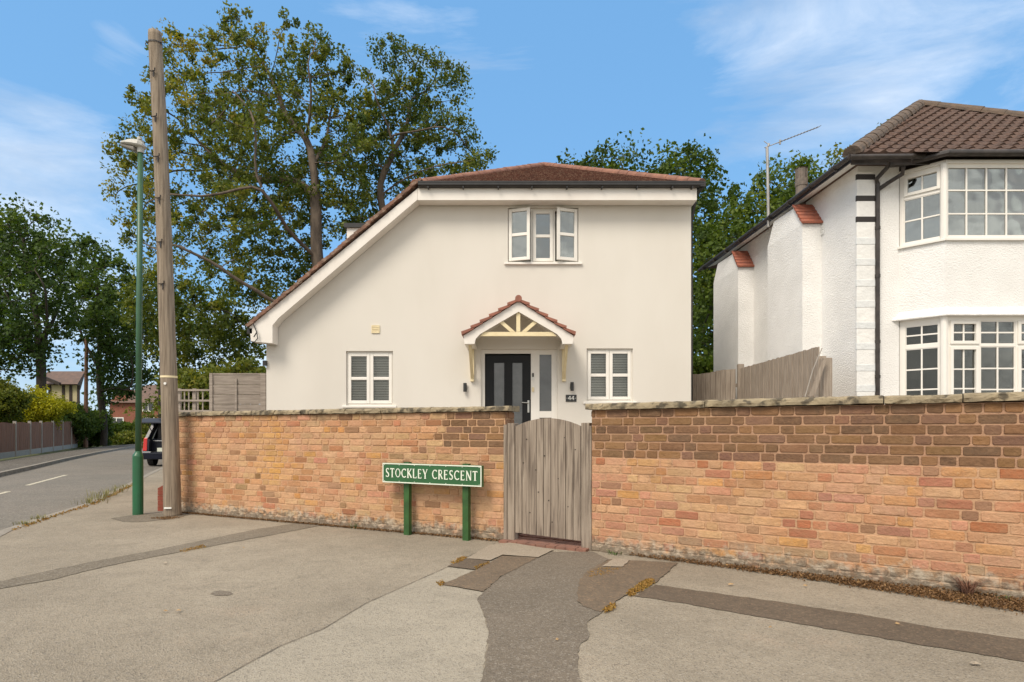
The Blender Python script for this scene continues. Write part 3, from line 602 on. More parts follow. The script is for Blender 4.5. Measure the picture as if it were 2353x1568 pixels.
def glyph(ch, x, y, h):
    T, t2 = .145, .085
    def S_(p, a, b=None): stroke([(x + q[0] * h, y + q[1] * h) for q in p], a * h, None if b is None else b * h)
    def sf(cx, cy, wd=.26): S_([(cx - wd / 2, cy), (cx + wd / 2, cy)], .045)
    def arc(cx, cy, rx, ry, a0, a1, n_=14): return [(cx + rx * math.cos(R(a0 + (a1 - a0) * i / n_)), cy + ry * math.sin(R(a0 + (a1 - a0) * i / n_))) for i in range(n_ + 1)]
    if ch == 'S':
        S_(arc(.26, .735, .17, .215, 35, 190, 9), .07, .13); S_([(.095, .69), (.13, .60), (.24, .51), (.36, .42), (.405, .30)], .13, .14); S_(arc(.235, .265, .175, .215, 15, -150, 9), .13, .07)
        S_([(.40, .80), (.405, .97)], .05); S_([(.075, .03), (.06, .22)], .05); return .50
    if ch == 'T': S_([(.28, .02), (.28, .95)], T); S_([(.0, .94), (.56, .94)], .10); S_([(.02, .98), (.02, .82)], .045); S_([(.54, .98), (.54, .82)], .045); sf(.28, .02, .28); return .58
    if ch == 'O': S_(arc(.34, .5, .275, .44, 90, 270, 12), .09, .09); S_(arc(.34, .5, .275, .44, -90, 90, 12), .09, .09); S_(arc(.33, .5, .29, .33, 150, 210, 5), .12); S_(arc(.35, .5, .29, .33, -30, 30, 5), .12); return .70
    if ch == 'C': S_(arc(.36, .5, .30, .44, 48, 312, 20), .11, .11); S_(arc(.35, .5, .30, .33, 145, 215, 5), .13); S_([(.565, .76), (.575, .95)], .055); S_([(.575, .08), (.585, .18)], .05); return .64
    if ch == 'K': S_([(.10, .02), (.10, .98)], T); sf(.10, .02); sf(.10, .98); S_([(.14, .47), (.50, .95)], t2); S_([(.22, .56), (.56, .03)], T); sf(.50, .98, .2); return .62
    if ch == 'L': S_([(.10, .02), (.10, .98)], T); sf(.10, .98); S_([(.03, .04), (.46, .04)], .085); S_([(.46, .02), (.47, .20)], .05); return .52
    if ch == 'E': S_([(.10, .02), (.10, .98)], T); S_([(.03, .95), (.43, .95)], .08); S_([(.10, .52), (.37, .52)], .075); S_([(.03, .04), (.46, .04)], .085); S_([(.43, .98), (.435, .84)], .045); S_([(.46, .02), (.47, .18)], .045); S_([(.37, .45), (.37, .60)], .04); return .53
    if ch == 'Y': S_([(.30, .02), (.30, .48)], T); S_([(.29, .46), (.06, .96)], T); S_([(.31, .46), (.54, .96)], t2); sf(.30, .02); sf(.06, .98, .22); sf(.54, .98, .18); return .60
    if ch == 'R': S_([(.10, .02), (.10, .98)], T); sf(.10, .02); S_([(.03, .95), (.26, .95)] + arc(.26, .74, .17, .21, 80, -80, 8) + [(.12, .50)], .09); S_([(.25, .50), (.52, .03)], T, .12); return .58
    if ch == 'N': S_([(.09, .02), (.09, .96)], t2); S_([(.09, .96), (.56, .03)], T); S_([(.57, .02), (.57, .98)], t2); sf(.09, .02, .2); sf(.57, .98, .2); S_([(.0, .98), (.14, .98)], .045); return .68
    return .40
def text_w(s, h): return 0
s_ = 'STOCKLEY CRESCENT'; hh = .105; adv = {'S': .50, 'T': .58, 'O': .70, 'C': .64, 'K': .62, 'L': .52, 'E': .53, 'Y': .60, 'R': .58, 'N': .68, ' ': .36}
tot = sum(adv[c] * hh for c in s_); avail = (u1 - u0) - .095; gap = (avail - tot) / (len(s_) - 1)
x = u0 + .046
for c in s_:
    if c != ' ': glyph(c, x, zb + .063, hh)
    x += adv[c] * hh + gap
mb.build('lettering', 'sign_white', root)

# ------------------------------------------------------------------ street lamp and telegraph pole
b = G(317, 1183); root = thing('street_lamp', 'green street lamp column with a pale grey lantern beside the telegraph pole', 'street lamp', b)
k = b.y / F_PX
def LP(px, py): return Vector((b.x + (px - 317) * k, b.y, (1183 - py) * k))
mb = MB(); mb.tube([LP(317, 1183), LP(317, 1050)], .068, 24); mb.tube([LP(317, 1050), LP(317, 1047), LP(318, 1040), LP(318, 1037)], [.069, .067, .045, .040], 24); mb.build('base_column', 'green_paint', root, smooth=False)
mb = MB(); mb.tube([LP(318, 1038), LP(320, 700), LP(323, 345)], [.040, .038, .036], 20, True); mb.build('shaft', 'green_shaft', root, smooth=True)
mb = MB(); mb.tube([LP(322.8, 352), LP(323, 325)], [.046, .043], 16); mb.build('bracket', 'lantern', root)
mb = MB(); rings = []
for (px, wd, up, dn) in ((277, .02, 2, 1), (284, .07, 6, 6), (297, .10, 11, 10), (312, .11, 14, 13), (324, .10, 14, 12), (331, .06, 8, 6), (334, .02, 2, 0)):
    yc = 331 + (px - 277) * .13; ring = []
    for q in range(12):
        an = 2 * math.pi * q / 12; s1 = math.sin(an)
        ring.append(LP(px, yc - (up if s1 > 0 else dn * .45) * s1) + Vector((0, math.cos(an) * wd, 0)))
    rings.append(ring)
for a, c in zip(rings[:-1], rings[1:]):
    for q in range(12): mb.face([a[q], a[(q + 1) % 12], c[(q + 1) % 12], c[q]])
mb.face(rings[0][::-1]); mb.face(rings[-1]); mb.build('lantern_body', 'lantern', root, smooth=True)
mb = MB(); a0 = LP(281, 336.5); a1 = LP(316, 343.5)
mb.hexa([a0 + Vector((0, -.045, -.01)), a1 + Vector((0, -.085, -.05)), a1 + Vector((0, .085, -.05)), a0 + Vector((0, .045, -.01)), a0 + Vector((0, -.05, .02)), a1 + Vector((0, -.095, .0)), a1 + Vector((0, .095, .0)), a0 + Vector((0, .05, .02))])
mb.build('lamp_lens', 'lens', root, bevel=.01)
mb = MB(); mb.tube([LP(321, 322), LP(321, 316)], [.035, .03], 12); mb.build('photocell', 'lantern', root)

b = G(397, 1185); root = thing('telegraph_pole', 'tall weathered wooden telegraph pole leaning slightly left in front of the wall end', 'telegraph pole', b)
k = b.y / F_PX
def PP(px, py, dy=0): return Vector((b.x + (px - 397) * k, b.y + dy, (1185 - py) * k))
mb = MB(); r = random.Random(2); ring = []
cpts = [(397, 1187, .115), (396.5, 1175, .113), (395, 1100, .108), (389, 900, .106), (378, 560, .097), (367, 280, .090), (358, 120, .086), (356.5, 90, .086), (356.2, 76, .084)]
nP = []; nR = []
for (p0, p1) in zip(cpts[:-1], cpts[1:]):
    m_ = max(2, int(abs(p1[1] - p0[1]) / 14))
    for j in range(m_):
        t_ = j / m_; nP.append(PP(p0[0] + (p1[0] - p0[0]) * t_, p0[1] + (p1[1] - p0[1]) * t_)); nR.append((p0[2] + (p1[2] - p0[2]) * t_) * (1 + r.uniform(-.006, .006)))
nP.append(PP(356.2, 74)); nR.append(.083)
mb.tube(nP, nR, 26)
V = mb.v
for i in range(len(V)):
    q = i % 26; c = 1 + .012 * math.sin(q * 2.1) + .008 * math.sin(q * 5.3)
    j = min(i // 26, len(nP) - 1); cpt = nP[j]; V[i] = (cpt.x + (V[i][0] - cpt.x) * c, cpt.y + (V[i][1] - cpt.y) * c, V[i][2])
mb.build('shaft', 'pole', root, smooth=True)
for (px, py) in ((361, 172), (365, 275), (371, 366), (374, 460), (377, 560), (382, 655)):
    mb = MB(); c = PP(px, py, -.095)
    mb.tube([c + Vector((-.045, -.02, -.01)), c + Vector((-.01, -.012, -.012)), c + Vector((.03, -.012, .0)), c + Vector((.034, -.02, .03))], .008, 6)
    mb.tube([c + Vector((.01, -.005, -.01)), c + Vector((.012, -.012, -.09))], [.012, .006], 6)
    mb.build('step_bolt', 'brown_plastic', root)
mb = MB(); c = PP(388, 869, 0); mb.tube([c, c + Vector((0, 0, .028))], .1085, 26, False); mb.build('band', 'cream_paint', root)
mb = MB(); c = PP(390, 883, -.108); mb.tube([c, c + Vector((0, -.012, 0))], .018, 10); c = PP(397, 1167, -.118); mb.box(c.x - .05, c.x + .05, c.y - .01, c.y + .005, c.z, c.z + .02); mb.build('marker_tag', 'white', root)
mb = MB(); c = PP(357, 100, 0); mb.tube([c + Vector((0, 0, -.02)), c + Vector((0, 0, .0))], .094, 20, False)
mb.tube([c + Vector((.08, -.03, 0)), c + Vector((.16, -.05, -.03)), c + Vector((.18, -.05, .0))], .007, 6); mb.tube([c + Vector((-.085, -.03, 0)), c + Vector((-.11, -.05, -.03)), c + Vector((-.10, -.05, -.07))], .007, 6)
mb.build('top_bracket', 'brown_plastic', root)

# ------------------------------------------------------------------ windows
def rect_frame(mb, F, u0, u1, z0, z1, t, w0, w1, tb=None):
    tb = t if tb is None else tb
    mb.fbox(F, u0, u0 + t, w0, w1, z0, z1); mb.fbox(F, u1 - t, u1, w0, w1, z0, z1)
    mb.fbox(F, u0 + t, u1 - t, w0, w1, z1 - t, z1); mb.fbox(F, u0 + t, u1 - t, w0, w1, z0, z0 + tb)
def bars(mb, F, u0, u1, z0, z1, nx, nz, t, w0, w1):
    for i in range(1, nx):
        c = u0 + (u1 - u0) * i / nx; mb.fbox(F, c - t / 2, c + t / 2, w0, w1, z0, z1)
    for j in range(1, nz):
        c = z0 + (z1 - z0) * j / nz
        for i in range(nx):
            a = u0 + (u1 - u0) * i / nx + (t / 2 if i else 0); b_ = u0 + (u1 - u0) * (i + 1) / nx - (t / 2 if i < nx - 1 else 0); mb.fbox(F, a, b_, w0 + .001, w1 - .001, c - t / 2, c + t / 2)

# ------------------------------------------------------------------ the rendered house
HYp = 12.0
house = thing('rendered_house', 'cream rendered house with red tiled roof sweeping down low on the left', 'house', (-.6, HYp, GZ))
FH = FR((0, HYp), (1, HYp))
def hx(px): return (px - CX) / F_PX * HYp
def hz(py): return EYE + (HY - py) / F_PX * HYp
XL, XR = hx(612), hx(1588)
# roof planes
YV = 11.7
def vx(px): return (px - CX) / F_PX * YV
def vz(py): return EYE + (HY - py) / F_PX * YV
SL = 0.85
P0 = Vector((vx(957), YV, vz(424)))            # knuckle where the verge meets the front eaves
APX = Vector((.88, 16.75, 8.44))
xl_eave = vx(572); zl_eave = P0.z - SL * (P0.x - xl_eave)
XE = vx(1606)
def slopez(x): return P0.z + SL * (x - P0.x)
ztop = hz(452)
poly = [(XL, GZ - .3), (XR, GZ - .3), (XR, ztop), (P0.x + .05, ztop), (XL, slopez(XL) - .28)]
win_up = (hx(1167), hx(1329), hz(603.5), hz(478))
win_ll = (hx(795), hx(903), hz(932), hz(807))
win_lr = (hx(1348), hx(1454), hz(923), hz(801))
doorh = (hx(1105), hx(1281), GZ, hz(803))
mb = MB(); mb.wall(FH, poly, [win_up, win_ll, win_lr, (doorh[0], doorh[1], GZ + .02, doorh[3])], .11)
# side and back walls
FR_R = FR((XR, HYp), (XR, 22)); mb.wall(FR_R, [(0, GZ - .3), (10, GZ - .3), (10, ztop), (0, ztop)], [], .1)
FR_L = FR((XL, 22), (XL, HYp)); mb.wall(FR_L, [(0, GZ - .3), (10, GZ - .3), (10, slopez(XL) - .28), (0, slopez(XL) - .28)], [], .1)
FR_B = FR((XR, 22), (XL, 22)); mb.wall(FR_B, [(0, GZ - .3), (XR - XL, GZ - .3), (XR - XL, slopez(XL) - .28), (XR - P0.x, ztop), (0, ztop)], [], .1)
mb.build('wall', 'render', house)
mb = MB()    # dark rooms behind the openings
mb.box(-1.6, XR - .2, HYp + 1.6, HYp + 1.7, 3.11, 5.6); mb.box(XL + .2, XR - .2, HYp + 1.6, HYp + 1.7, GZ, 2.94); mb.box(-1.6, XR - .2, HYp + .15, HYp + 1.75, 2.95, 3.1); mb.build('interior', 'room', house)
# roof: tiles
def tiles(mb, O, e, s, n, poly, course, kind, gauge=.17, lift=.03):
    """courses of tiles on a sloping plane; poly in (e,s) metres"""
    O = Vector(O); e = Vector(e).normalized(); s = Vector(s).normalized(); n = Vector(n).normalized()
    smax = max(p[1] for p in poly); smin = min(p[1] for p in poly)
    def rng_at(sv):
        xs = []
        for i in range(len(poly)):
            (x0, y0), (x1, y1) = poly[i], poly[(i + 1) % len(poly)]
            if (y0 - sv) * (y1 - sv) < 0: xs.append(x0 + (x1 - x0) * (sv - y0) / (y1 - y0))
        return (min(xs), max(xs)) if len(xs) > 1 else None
    j = 0; sv = smin
    r = random.Random(77)
    while sv < smax - .02:
        st = min(sv + course, smax - .001); ra = rng_at(sv + .004); rb = rng_at(st - .004)
        if ra is None or rb is None: sv += course; j += 1; continue
        du = gauge / (6 if kind == 'pan' else 2); k0 = int(math.floor(min(ra[0], rb[0]) / du)); k1 = int(math.ceil(max(ra[1], rb[1]) / du))
        tone = {}
        for k in range(k0, k1):
            a, b_ = k * du, (k + 1) * du; m_ = (a + b_) / 2; lim = max(ra[0], rb[0]) , min(ra[1], rb[1])
            if m_ < min(ra[0], rb[0]) or m_ > max(ra[1], rb[1]): continue
            top = st
            # trim against slanted edges
            rm = rng_at((sv + st) / 2)
            if rm and (m_ < rm[0] - .02 or m_ > rm[1] + .02): continue
            def h(u):
                if kind == 'pan':
                    t_ = (u / gauge + (0.0)) % 1.0; return .036 * max(0, math.sin(math.pi * min(1, t_ / .55))) if t_ < .55 else 0
                return 0
            tid = int(math.floor((a + (gauge / 2 if j % 2 else 0)) / gauge + 1e-6)); 
            if (tid) not in tone: tone[tid] = r.uniform(-.004, .004)
            ex = tone[tid] if kind != 'pan' else 0
            ga = .004 if (kind != 'pan' and abs(((a + (gauge / 2 if j % 2 else 0)) / gauge) % 1.0) < .02) else 0
            A_ = O + e * (a + ga) + s * sv + n * (lift + ex + h(a)); B_ = O + e * b_ + s * sv + n * (lift + ex + h(b_ - 1e-6)); C_ = O + e * b_ + s * top + n * (.006 + h(b_ - 1e-6)); D_ = O + e * (a + ga) + s * top + n * (.006 + h(a))
            mb.face([A_, B_, C_, D_]); mb.face([O + e * (a + ga) + s * sv + n * 0.0, O + e * b_ + s * sv + n * 0.0, B_, A_])
        sv += course; j += 1
mb = MB()
# front hip slope
e = Vector((1, 0, 0)); mid = Vector((APX.x, YV, P0.z)); s = (APX - mid); Ls = s.length; n = e.cross(s.normalized())
A0 = Vector((P0.x, YV - .03, P0.z)); we = XE + .04 - P0.x
polyf = [(0, 0), (we, 0), (APX.x - P0.x, Ls)]
tiles(mb, A0, e, s, n, polyf, .10, 'plain', .165, .022)
E1 = A0 + e * we; AP = A0 + e * (APX.x - P0.x) + s
mb.face([A0, E1, AP])
back = Vector((0, 22.3, 0))
# left catslide and right slope (plane slabs with tile courses)
VL = Vector((xl_eave, YV, zl_eave))
sl = (Vector((1, 0, SL))).normalized(); nl = Vector((-SL, 0, 1)).normalized()
Ll = (APX.x - xl_eave) * math.sqrt(1 + SL * SL)
Lk = (P0.x - xl_eave) * math.sqrt(1 + SL * SL)
tiles(mb, VL, Vector((0, 1, 0)), sl, nl, [(0, 0), (10.6, 0), (10.6, Ll), (APX.y - YV, Ll), (0, Lk)], .10, 'plain', .165, .022)
mb.face([VL, (xl_eave, 22.3, zl_eave), (APX.x, 22.3, APX.z), AP, P0])
mb.face([E1, (E1.x, 22.3, E1.z), (APX.x, 22.3, APX.z), AP])
mb.build('roof', 'tile_red', house)
roofo = house.children[-1]
def ridge_caps(parent, a, b_, rad, matn, seg=.33, name='ridge_tile'):
    a = Vector(a); b_ = Vector(b_); n_ = max(1, int((b_ - a).length / seg)); mb = MB(); t_ = (b_ - a).normalized(); side = t_.cross(Vector((0, 0, 1))).normalized(); up = side.cross(t_)
    for i in range(n_):
        p = a.lerp(b_, i / n_) + t_ * .006; q = a.lerp(b_, (i + 1) / n_) + t_ * .018; r0 = rad * (1 + random.uniform(-.04, .04)); r1 = r0 * .93
        ra, rb = [], []
        for k in range(9):
            an = math.pi * k / 8; v_ = side * math.cos(an) + up * math.sin(an); ra.append(p + v_ * r0 * 1.0 - up * rad * .4); rb.append(q + v_ * r1 - up * rad * .4)
        for k in range(8): mb.face([ra[k], rb[k], rb[k + 1], ra[k + 1]])
        mb.face(ra); mb.face(rb[::-1])
    return mb.build(name, matn, parent)
ridge_caps(house, P0 + Vector((-.05, .02, .04)), AP + Vector((0, 0, .05)), .10, 'ridge'); ridge_caps(house, E1 + Vector((.02, 0, .04)), AP + Vector((0, 0, .05)), .10, 'ridge'); ridge_caps(house, AP + Vector((0, 0, .05)), (AP.x, 22.3, AP.z + .05), .10, 'ridge')
# verge tiles stepping up the catslide
mb = MB(); nv = int(Lk / .10); r = random.Random(5)
for i in range(nv + 1):
    p = VL + sl * (i * Lk / nv - .02) + Vector((0, -.055 + r.uniform(-.008, .008), 0)) + nl * (.0 + r.uniform(-.006, .006)); L2 = .16; th = .055; wd = .17
    q = [p, p + sl * L2 - nl * .02, p + sl * L2 - nl * .02 + Vector((0, wd, 0)), p + Vector((0, wd, 0))]
    mb.hexa([x_ for x_ in q] + [x_ + nl * th for x_ in q])
mb.build('verge_tile', 'verge_tile', house)
# barge boards / fascia / soffit
def off(px, py): return (vx(px), vz(py))
mb = MB(); FV = FR((0, YV), (1, YV))
outer0, outer1 = (P0.x + .0, P0.z - .02), (xl_eave + .02, zl_eave - .03)
barge = [off(959, 434), off(959, 459), off(640, 731), off(626, 748), off(626, 789), off(577, 785), off(573, 752)]
mb.prism(FV, barge, -.28, .0)
mb.build('barge_board', 'fascia', house)
mb = MB(); mb.fbox(FV, vx(959.5), vx(1601), -.28, .0, vz(460), vz(433)); mb.hexa([(vx(1601), YV + .01, vz(460)), (vx(1601) + .005, YV + .01, vz(460)), (vx(1601) + .005, 22, vz(460)), (vx(1601), 22, vz(460)), (vx(1601), YV + .01, vz(433)), (vx(1601) + .005, YV + .01, vz(433)), (vx(1601) + .005, 22, vz(433)), (vx(1601), 22, vz(433))])
mb.box(XR + .002, vx(1600.5), HYp, 22, vz(460) + .002, vz(458)); mb.build('fascia', 'fascia', house)
mb = MB(); yb = YV - .10; zg = vz(433)
ring = [(-.0, .095), (-.0, .03), (.02, .0), (.075, .0), (.1, .03), (.1, .095)]
fp = [(YV - .004 - a, zg + b_) for a, b_ in ring]
xa, xb = vx(962), XE + .06
for i in range(len(fp) - 1): mb.face([(xa, *fp[i]), (xb, *fp[i]), (xb, *fp[i + 1]), (xa, *fp[i + 1])])
for xx in (xa, xb): mb.face([(xx, *q) for q in fp])
mb.box(xa, xb, YV - .11, YV - .10, zg + .075, zg + .1)
mb.box(XE + .0, XE + .10, YV - .10, 22.3, zg + .0, zg + .095)
for px in (985, 1065, 1145, 1222, 1302, 1382, 1462, 1542, 1588): mb.box(vx(px) - .012, vx(px) + .012, YV - .11, YV - .004, zg - .03, zg + .0)
mb.build('gutter', 'black_plastic', house)
mb = MB(); mb.tube([(XE + .04, YV + .4, zg), (XE + .04, YV + .4, zg - .12), (XR + .045, YV + .45, zg - .5), (XR + .045, YV + .45, GZ)], .034, 12); mb.build('downpipe', 'black_plastic', house)
mb = MB(); mb.tube([P(582, 745, 11.66), P(590, 764, 11.64), P(592, 778, 11.64), P(585, 786, 11.64), P(576, 785, 11.66)], .010, 6); mb.tube([P(590, 764, 11.64), P(583, 775, 11.64)], .012, 6); mb.build('cable', 'black_plastic', house)
mb = MB(); mb.fbox(FH, XL - .05, XL + .02, .0, .06, zl_eave - .72, zl_eave - .62); mb.box(xl_eave - .04, xl_eave + .06, YV, 22, zl_eave - .13, zl_eave - .03); mb.build('side_gutter', 'black_plastic', house)
# dormer on the catslide
mb = MB(); Yd = 15.0; xd0 = (797 - CX) / F_PX * Yd; zd1 = EYE + (HY - 524) / F_PX * Yd
mb.prism(FR((0, Yd), (1, Yd)), [(xd0, slopez(xd0) + .02), (xd0 + .02 + (zd1 - slopez(xd0)) / SL, zd1), (xd0, zd1)], -2.2, 0)
dm = mb.build('dormer', 'fascia', house)
mb = MB(); mb.box(xd0 - .06, xd0 + 1.9, Yd - .06, Yd + 2.3, zd1, zd1 + .10); mb.build('dormer_roof', 'black_plastic', dm)
mb = MB(); mb.box(xd0 - .015, xd0 + 1.0, Yd - .02, Yd - .002, zd1 - .30, zd1 - .27); mb.build('cladding_joint', 'brown_plastic', dm)

def house_window(F, hole, name_label, spec, blinds, sill=True, glassm='glass', wdep=-.06):
    u0, u1, z0, z1 = hole; mb = MB(); rect_frame(mb, F, u0, u1, z0, z1, .035, wdep - .05, wdep)
    for m_ in spec['mull']: mb.fbox(F, m_ - .02, m_ + .02, wdep - .05, wdep - .001, z0 + .035, z1 - .035)
    wnd = mb.build('window', 'upvc', house)
    if name_label: wnd['label'] = name_label
    pan = MB()
    for (a, b_, kind) in spec['units']:
        c = MB(); za, zb_ = z0 + .037, z1 - .037; fw = .062; zm = (za + zb_) / 2
        if kind == 'shut':
            rect_frame(c, F, a, b_, za, zb_, fw, wdep - .03, wdep + .018); c.fbox(F, a + fw, b_ - fw, wdep - .03, wdep + .012, zm - .03, zm + .03)
            pan.fbox(F, a + fw, b_ - fw, wdep - .012, wdep - .008, za + fw, zb_ - fw)
        else:      # casement standing ajar, hinged on its outer side
            ang = R(17); h_u = a if kind == 'openL' else b_
            base = F.pt(h_u, wdep + .012, 0); dd = F.d if kind == 'openL' else -F.d
            dd2 = dd * math.cos(ang) + F.n * math.sin(ang); wdt = b_ - a
            if kind == 'openL': G_ = FR(base.xy, (base + dd2 * wdt).xy); lo, hi = 0, wdt
            else: G_ = FR((base + dd2 * wdt).xy, base.xy); lo, hi = 0, wdt
            rect_frame(c, G_, lo, hi, za - .01, zb_ + .01, fw, 0, .045); c.fbox(G_, lo + fw, hi - fw, .003, .04, zm - .03, zm + .03)
            pan.fbox(G_, lo + fw, hi - fw, .015, .019, za + fw - .01, zb_ - fw + .01)
        c.build('casement', 'upvc', wnd, bevel=.006)
    pan.build('pane', glassm, wnd)
    if blinds:
        bb = MB(); z = z0 + .06
        while z < z1 - .05:
            p = [F.pt(u0 + .05, -.140, z), F.pt(u1 - .05, -.140, z), F.pt(u1 - .05, -.144, z + .019), F.pt(u0 + .05, -.144, z + .019)]
            bb.hexa(p + [q + Vector((0, 0, .002)) for q in p]); z += .033
        bb.build('blind', 'blind', wnd)
    else:
        bb = MB(); bb.fbox(F, u0 + .03, u1 - .03, -.34, -.33, z0, z1); bb.build('curtain', 'curtain', wnd)
    if sill:
        sb = MB(); sb.fbox(F, u0 - .07, u1 + .07, -.11, .045, z0 - .045, z0 - .002); sb.build('sill', 'upvc', wnd, bevel=.004)
    return wnd
u0, u1 = win_up[0], win_up[1]; t3 = (u1 - u0 - .07) / 3
house_window(FH, win_up, 'upstairs window of three lights with both outer casements ajar', dict(mull=[u0 + .035 + t3, u0 + .035 + 2 * t3], units=[(u0 + .03, u0 + .02 + t3, 'openL'), (u0 + .055 + t3, u0 + .015 + 2 * t3, 'shut'), (u0 + .055 + 2 * t3, u1 - .03, 'openR')]), False, glassm='glass_grey')
for h_ in (win_ll, win_lr):
    u0, u1 = h_[0], h_[1]; m_ = (u0 + u1) / 2
    house_window(FH, h_, None, dict(mull=[m_], units=[(u0 + .028, m_ - .004, 'shut'), (m_ + .004, u1 - .028, 'shut')]), True)
# front door with sidelight
u0, u1, z0, z1 = doorh; z0 = GZ + .02; wd = -.075
mb = MB(); rect_frame(mb, FH, u0, u1, z0, z1, .075, wd - .06, wd, .03)
ul, ur = hx(1115.5), hx(1220); s0, s1 = hx(1240), hx(1268)
mb.fbox(FH, ur + .002, s0, wd - .06, wd - .002, z0 + .03, z1 - .075)
mb.fbox(FH, s1, u1 - .075, wd - .06, wd - .002, z0 + .03, z1 - .075); mb.fbox(FH, s0 + .001, s1 - .001, wd - .06, wd - .003, hz(960), hz(945)); mb.fbox(FH, s0 + .001, s1 - .001, wd - .06, wd - .003, z0 + .03, z0 + .16); mb.fbox(FH, s0 + .001, s1 - .001, wd - .06, wd - .003, hz(814), z1 - .075)
fr = mb.build('door_frame', 'upvc', house)
mb = MB(); mb.fbox(FH, s0, s1, wd - .04, wd - .03, z0 + .05, z1 - .08); mb.build('sidelight', 'obscure', fr)
zd = hz(815.5); g1 = (hx(1135), hx(1158.5)); g2 = (hx(1177.5), hx(1200.3)); zg1, zg0 = hz(833), hz(833) - 1.45
mb = MB(); D = -.14
mb.wall(FH, [(ul + .002, z0 + .03), (ur - .002, z0 + .03), (ur - .002, zd), (ul + .002, zd)], [(g1[0] - .02, g1[1] + .02, zg0 - .02, zg1 + .02), (g2[0] - .02, g2[1] + .02, zg0 - .02, zg1 + .02)], .02, w=wd - .02)
for g_ in (g1, g2): rect_frame(mb, FH, g_[0] - .02, g_[1] + .02, zg0 - .02, zg1 + .02, .02, wd - .04, wd - .012)
door = mb.build('door', 'door', house)
mb = MB()
for g_ in (g1, g2): mb.fbox(FH, g_[0], g_[1], wd - .045, wd - .03, zg0, zg1)
mb.build('door_glass', 'obscure', door)
mb = MB(); hu = hx(1214.5); mb.fbox(FH, hu - .018, hu + .018, wd - .019, wd - .008, hz(948), hz(920)); mb.tube([FH.pt(hu, wd - .01, hz(926)), FH.pt(hu, wd + .045, hz(926)), FH.pt(hu - .13, wd + .045, hz(925))], .010, 8); mb.build('handle', 'metal', door)
mb = MB(); c = hx(1225); mb.fbox(FH, c - .022, c + .022, wd, wd + .022, hz(873), hz(857)); o = mb.build('doorbell', 'white', house)
mb = MB(); mb.fbox(FH, c - .016, c + .016, wd + .0221, wd + .028, hz(866), hz(857)); mb.build('bell_camera', 'black_plastic', o)
mb = MB(); mb.fbox(FH, c - .02, c + .02, wd, wd + .02, hz(900), hz(890)); mb.build('key_safe', 'cream_paint', house)
for px, py in ((1069, 891), (1314, 889)):
    mb = MB(); cx_, cz_ = hx(px), hz(py); mb.fbox(FH, cx_ - .034, cx_ + .034, .002, .02, cz_ - .045, cz_ + .045); mb.tube([FH.pt(cx_, .055, cz_ - .085), FH.pt(cx_, .055, cz_ + .085)], .034, 14); mb.build('wall_light', 'slate', house)
# number plaque
mb = MB(); a, b_ = hx(1300), hx(1324.6); mb.fbox(FH, a, b_, .002, .014, hz(923.5), hz(907.5)); plq = mb.build('number_plaque', 'slate', house)
mb = MB(); hh2 = .078
for k_ in (0, 1):
    x0 = a + .048 + k_ * .066; y0 = hz(920.5) + .008
    for p in ([(.62, 0), (.62, 1)], [(.55, .98), (.0, .32)], [(.0, .30), (.85, .30)]): stroke([(x0 + q[0] * hh2 * .8, y0 + q[1] * hh2) for q in p], hh2 * .13, F=FH, base=.0145)
for uu in (a + .022, b_ - .022): mb.tube([FH.pt(uu, .0145, (hz(923.5) + hz(907.5)) / 2), FH.pt(uu, .017, (hz(923.5) + hz(907.5)) / 2)], .006, 8)
mb.build('numerals', 'white', plq)
# vent
mb = MB(); a, b_, c, d_ = hx(854), hx(872.6), hz(766), hz(748); rect_frame(mb, FH, a, b_, c, d_, .012, .002, .02)
for i in range(4): zz = c + .012 + (d_ - c - .024) * i / 4; mb.hexa([FH.pt(a + .012, .02, zz), FH.pt(b_ - .012, .02, zz), FH.pt(b_ - .012, .004, zz + .012), FH.pt(a + .012, .004, zz + .012), FH.pt(a + .012, .02, zz + .02), FH.pt(b_ - .012, .02, zz + .02), FH.pt(b_ - .012, .004, zz + .032), FH.pt(a + .012, .004, zz + .032)])
mb.build('air_vent', 'cream_paint', house)
# porch canopy
YP = 11.15
def qx(px): return (px - CX) / F_PX * YP
def qz(py): return EYE + (HY - py) / F_PX * YP
FP = FR((0, YP), (1, YP)); LW = HYp - YP - .003
ax, az = qx(1191.5), qz(693); lx, lz = qx(1065), qz(772); rx = qx(1318)
mb = MB(); sl_p = (az - lz) / (ax - lx)
bar_l = [(ax, az), (lx, lz), (qx(1067), qz(790.5)), (qx(1090.5), qz(790.5)), (qx(1093), qz(779)), (qx(1103), qz(768)), (ax, qz(716.5))]
mb.prism(FP, bar_l, -.03, 0)
bar_r = [(2 * ax - u_, z_) for u_, z_ in bar_l][::-1]; mb.prism(FP, bar_r, -.03, 0)
for sgn in (0, 1):   # soffit boards and side fascia
    e0 = lx + .02 if sgn == 0 else rx - .02
    pl = [(qx(1067), qz(790)), (qx(1090), qz(790)), (qx(1090), qz(784)), (qx(1067), qz(784))]
    if sgn: pl = [(2 * ax - u_, z_) for u_, z_ in pl][::-1]
    mb.prism(FP, pl, -LW, -.031)
    sp_ = [(ax, az - .03), (lx + .05, lz - .03), (lx + .05, lz - .05), (ax, az - .05)]
    if sgn: sp_ = [(2 * ax - u_, z_) for u_, z_ in sp_][::-1]
    mb.prism(FP, sp_, -LW, -.031)
porch = mb.build('porch', 'fascia', house)
mb = MB()
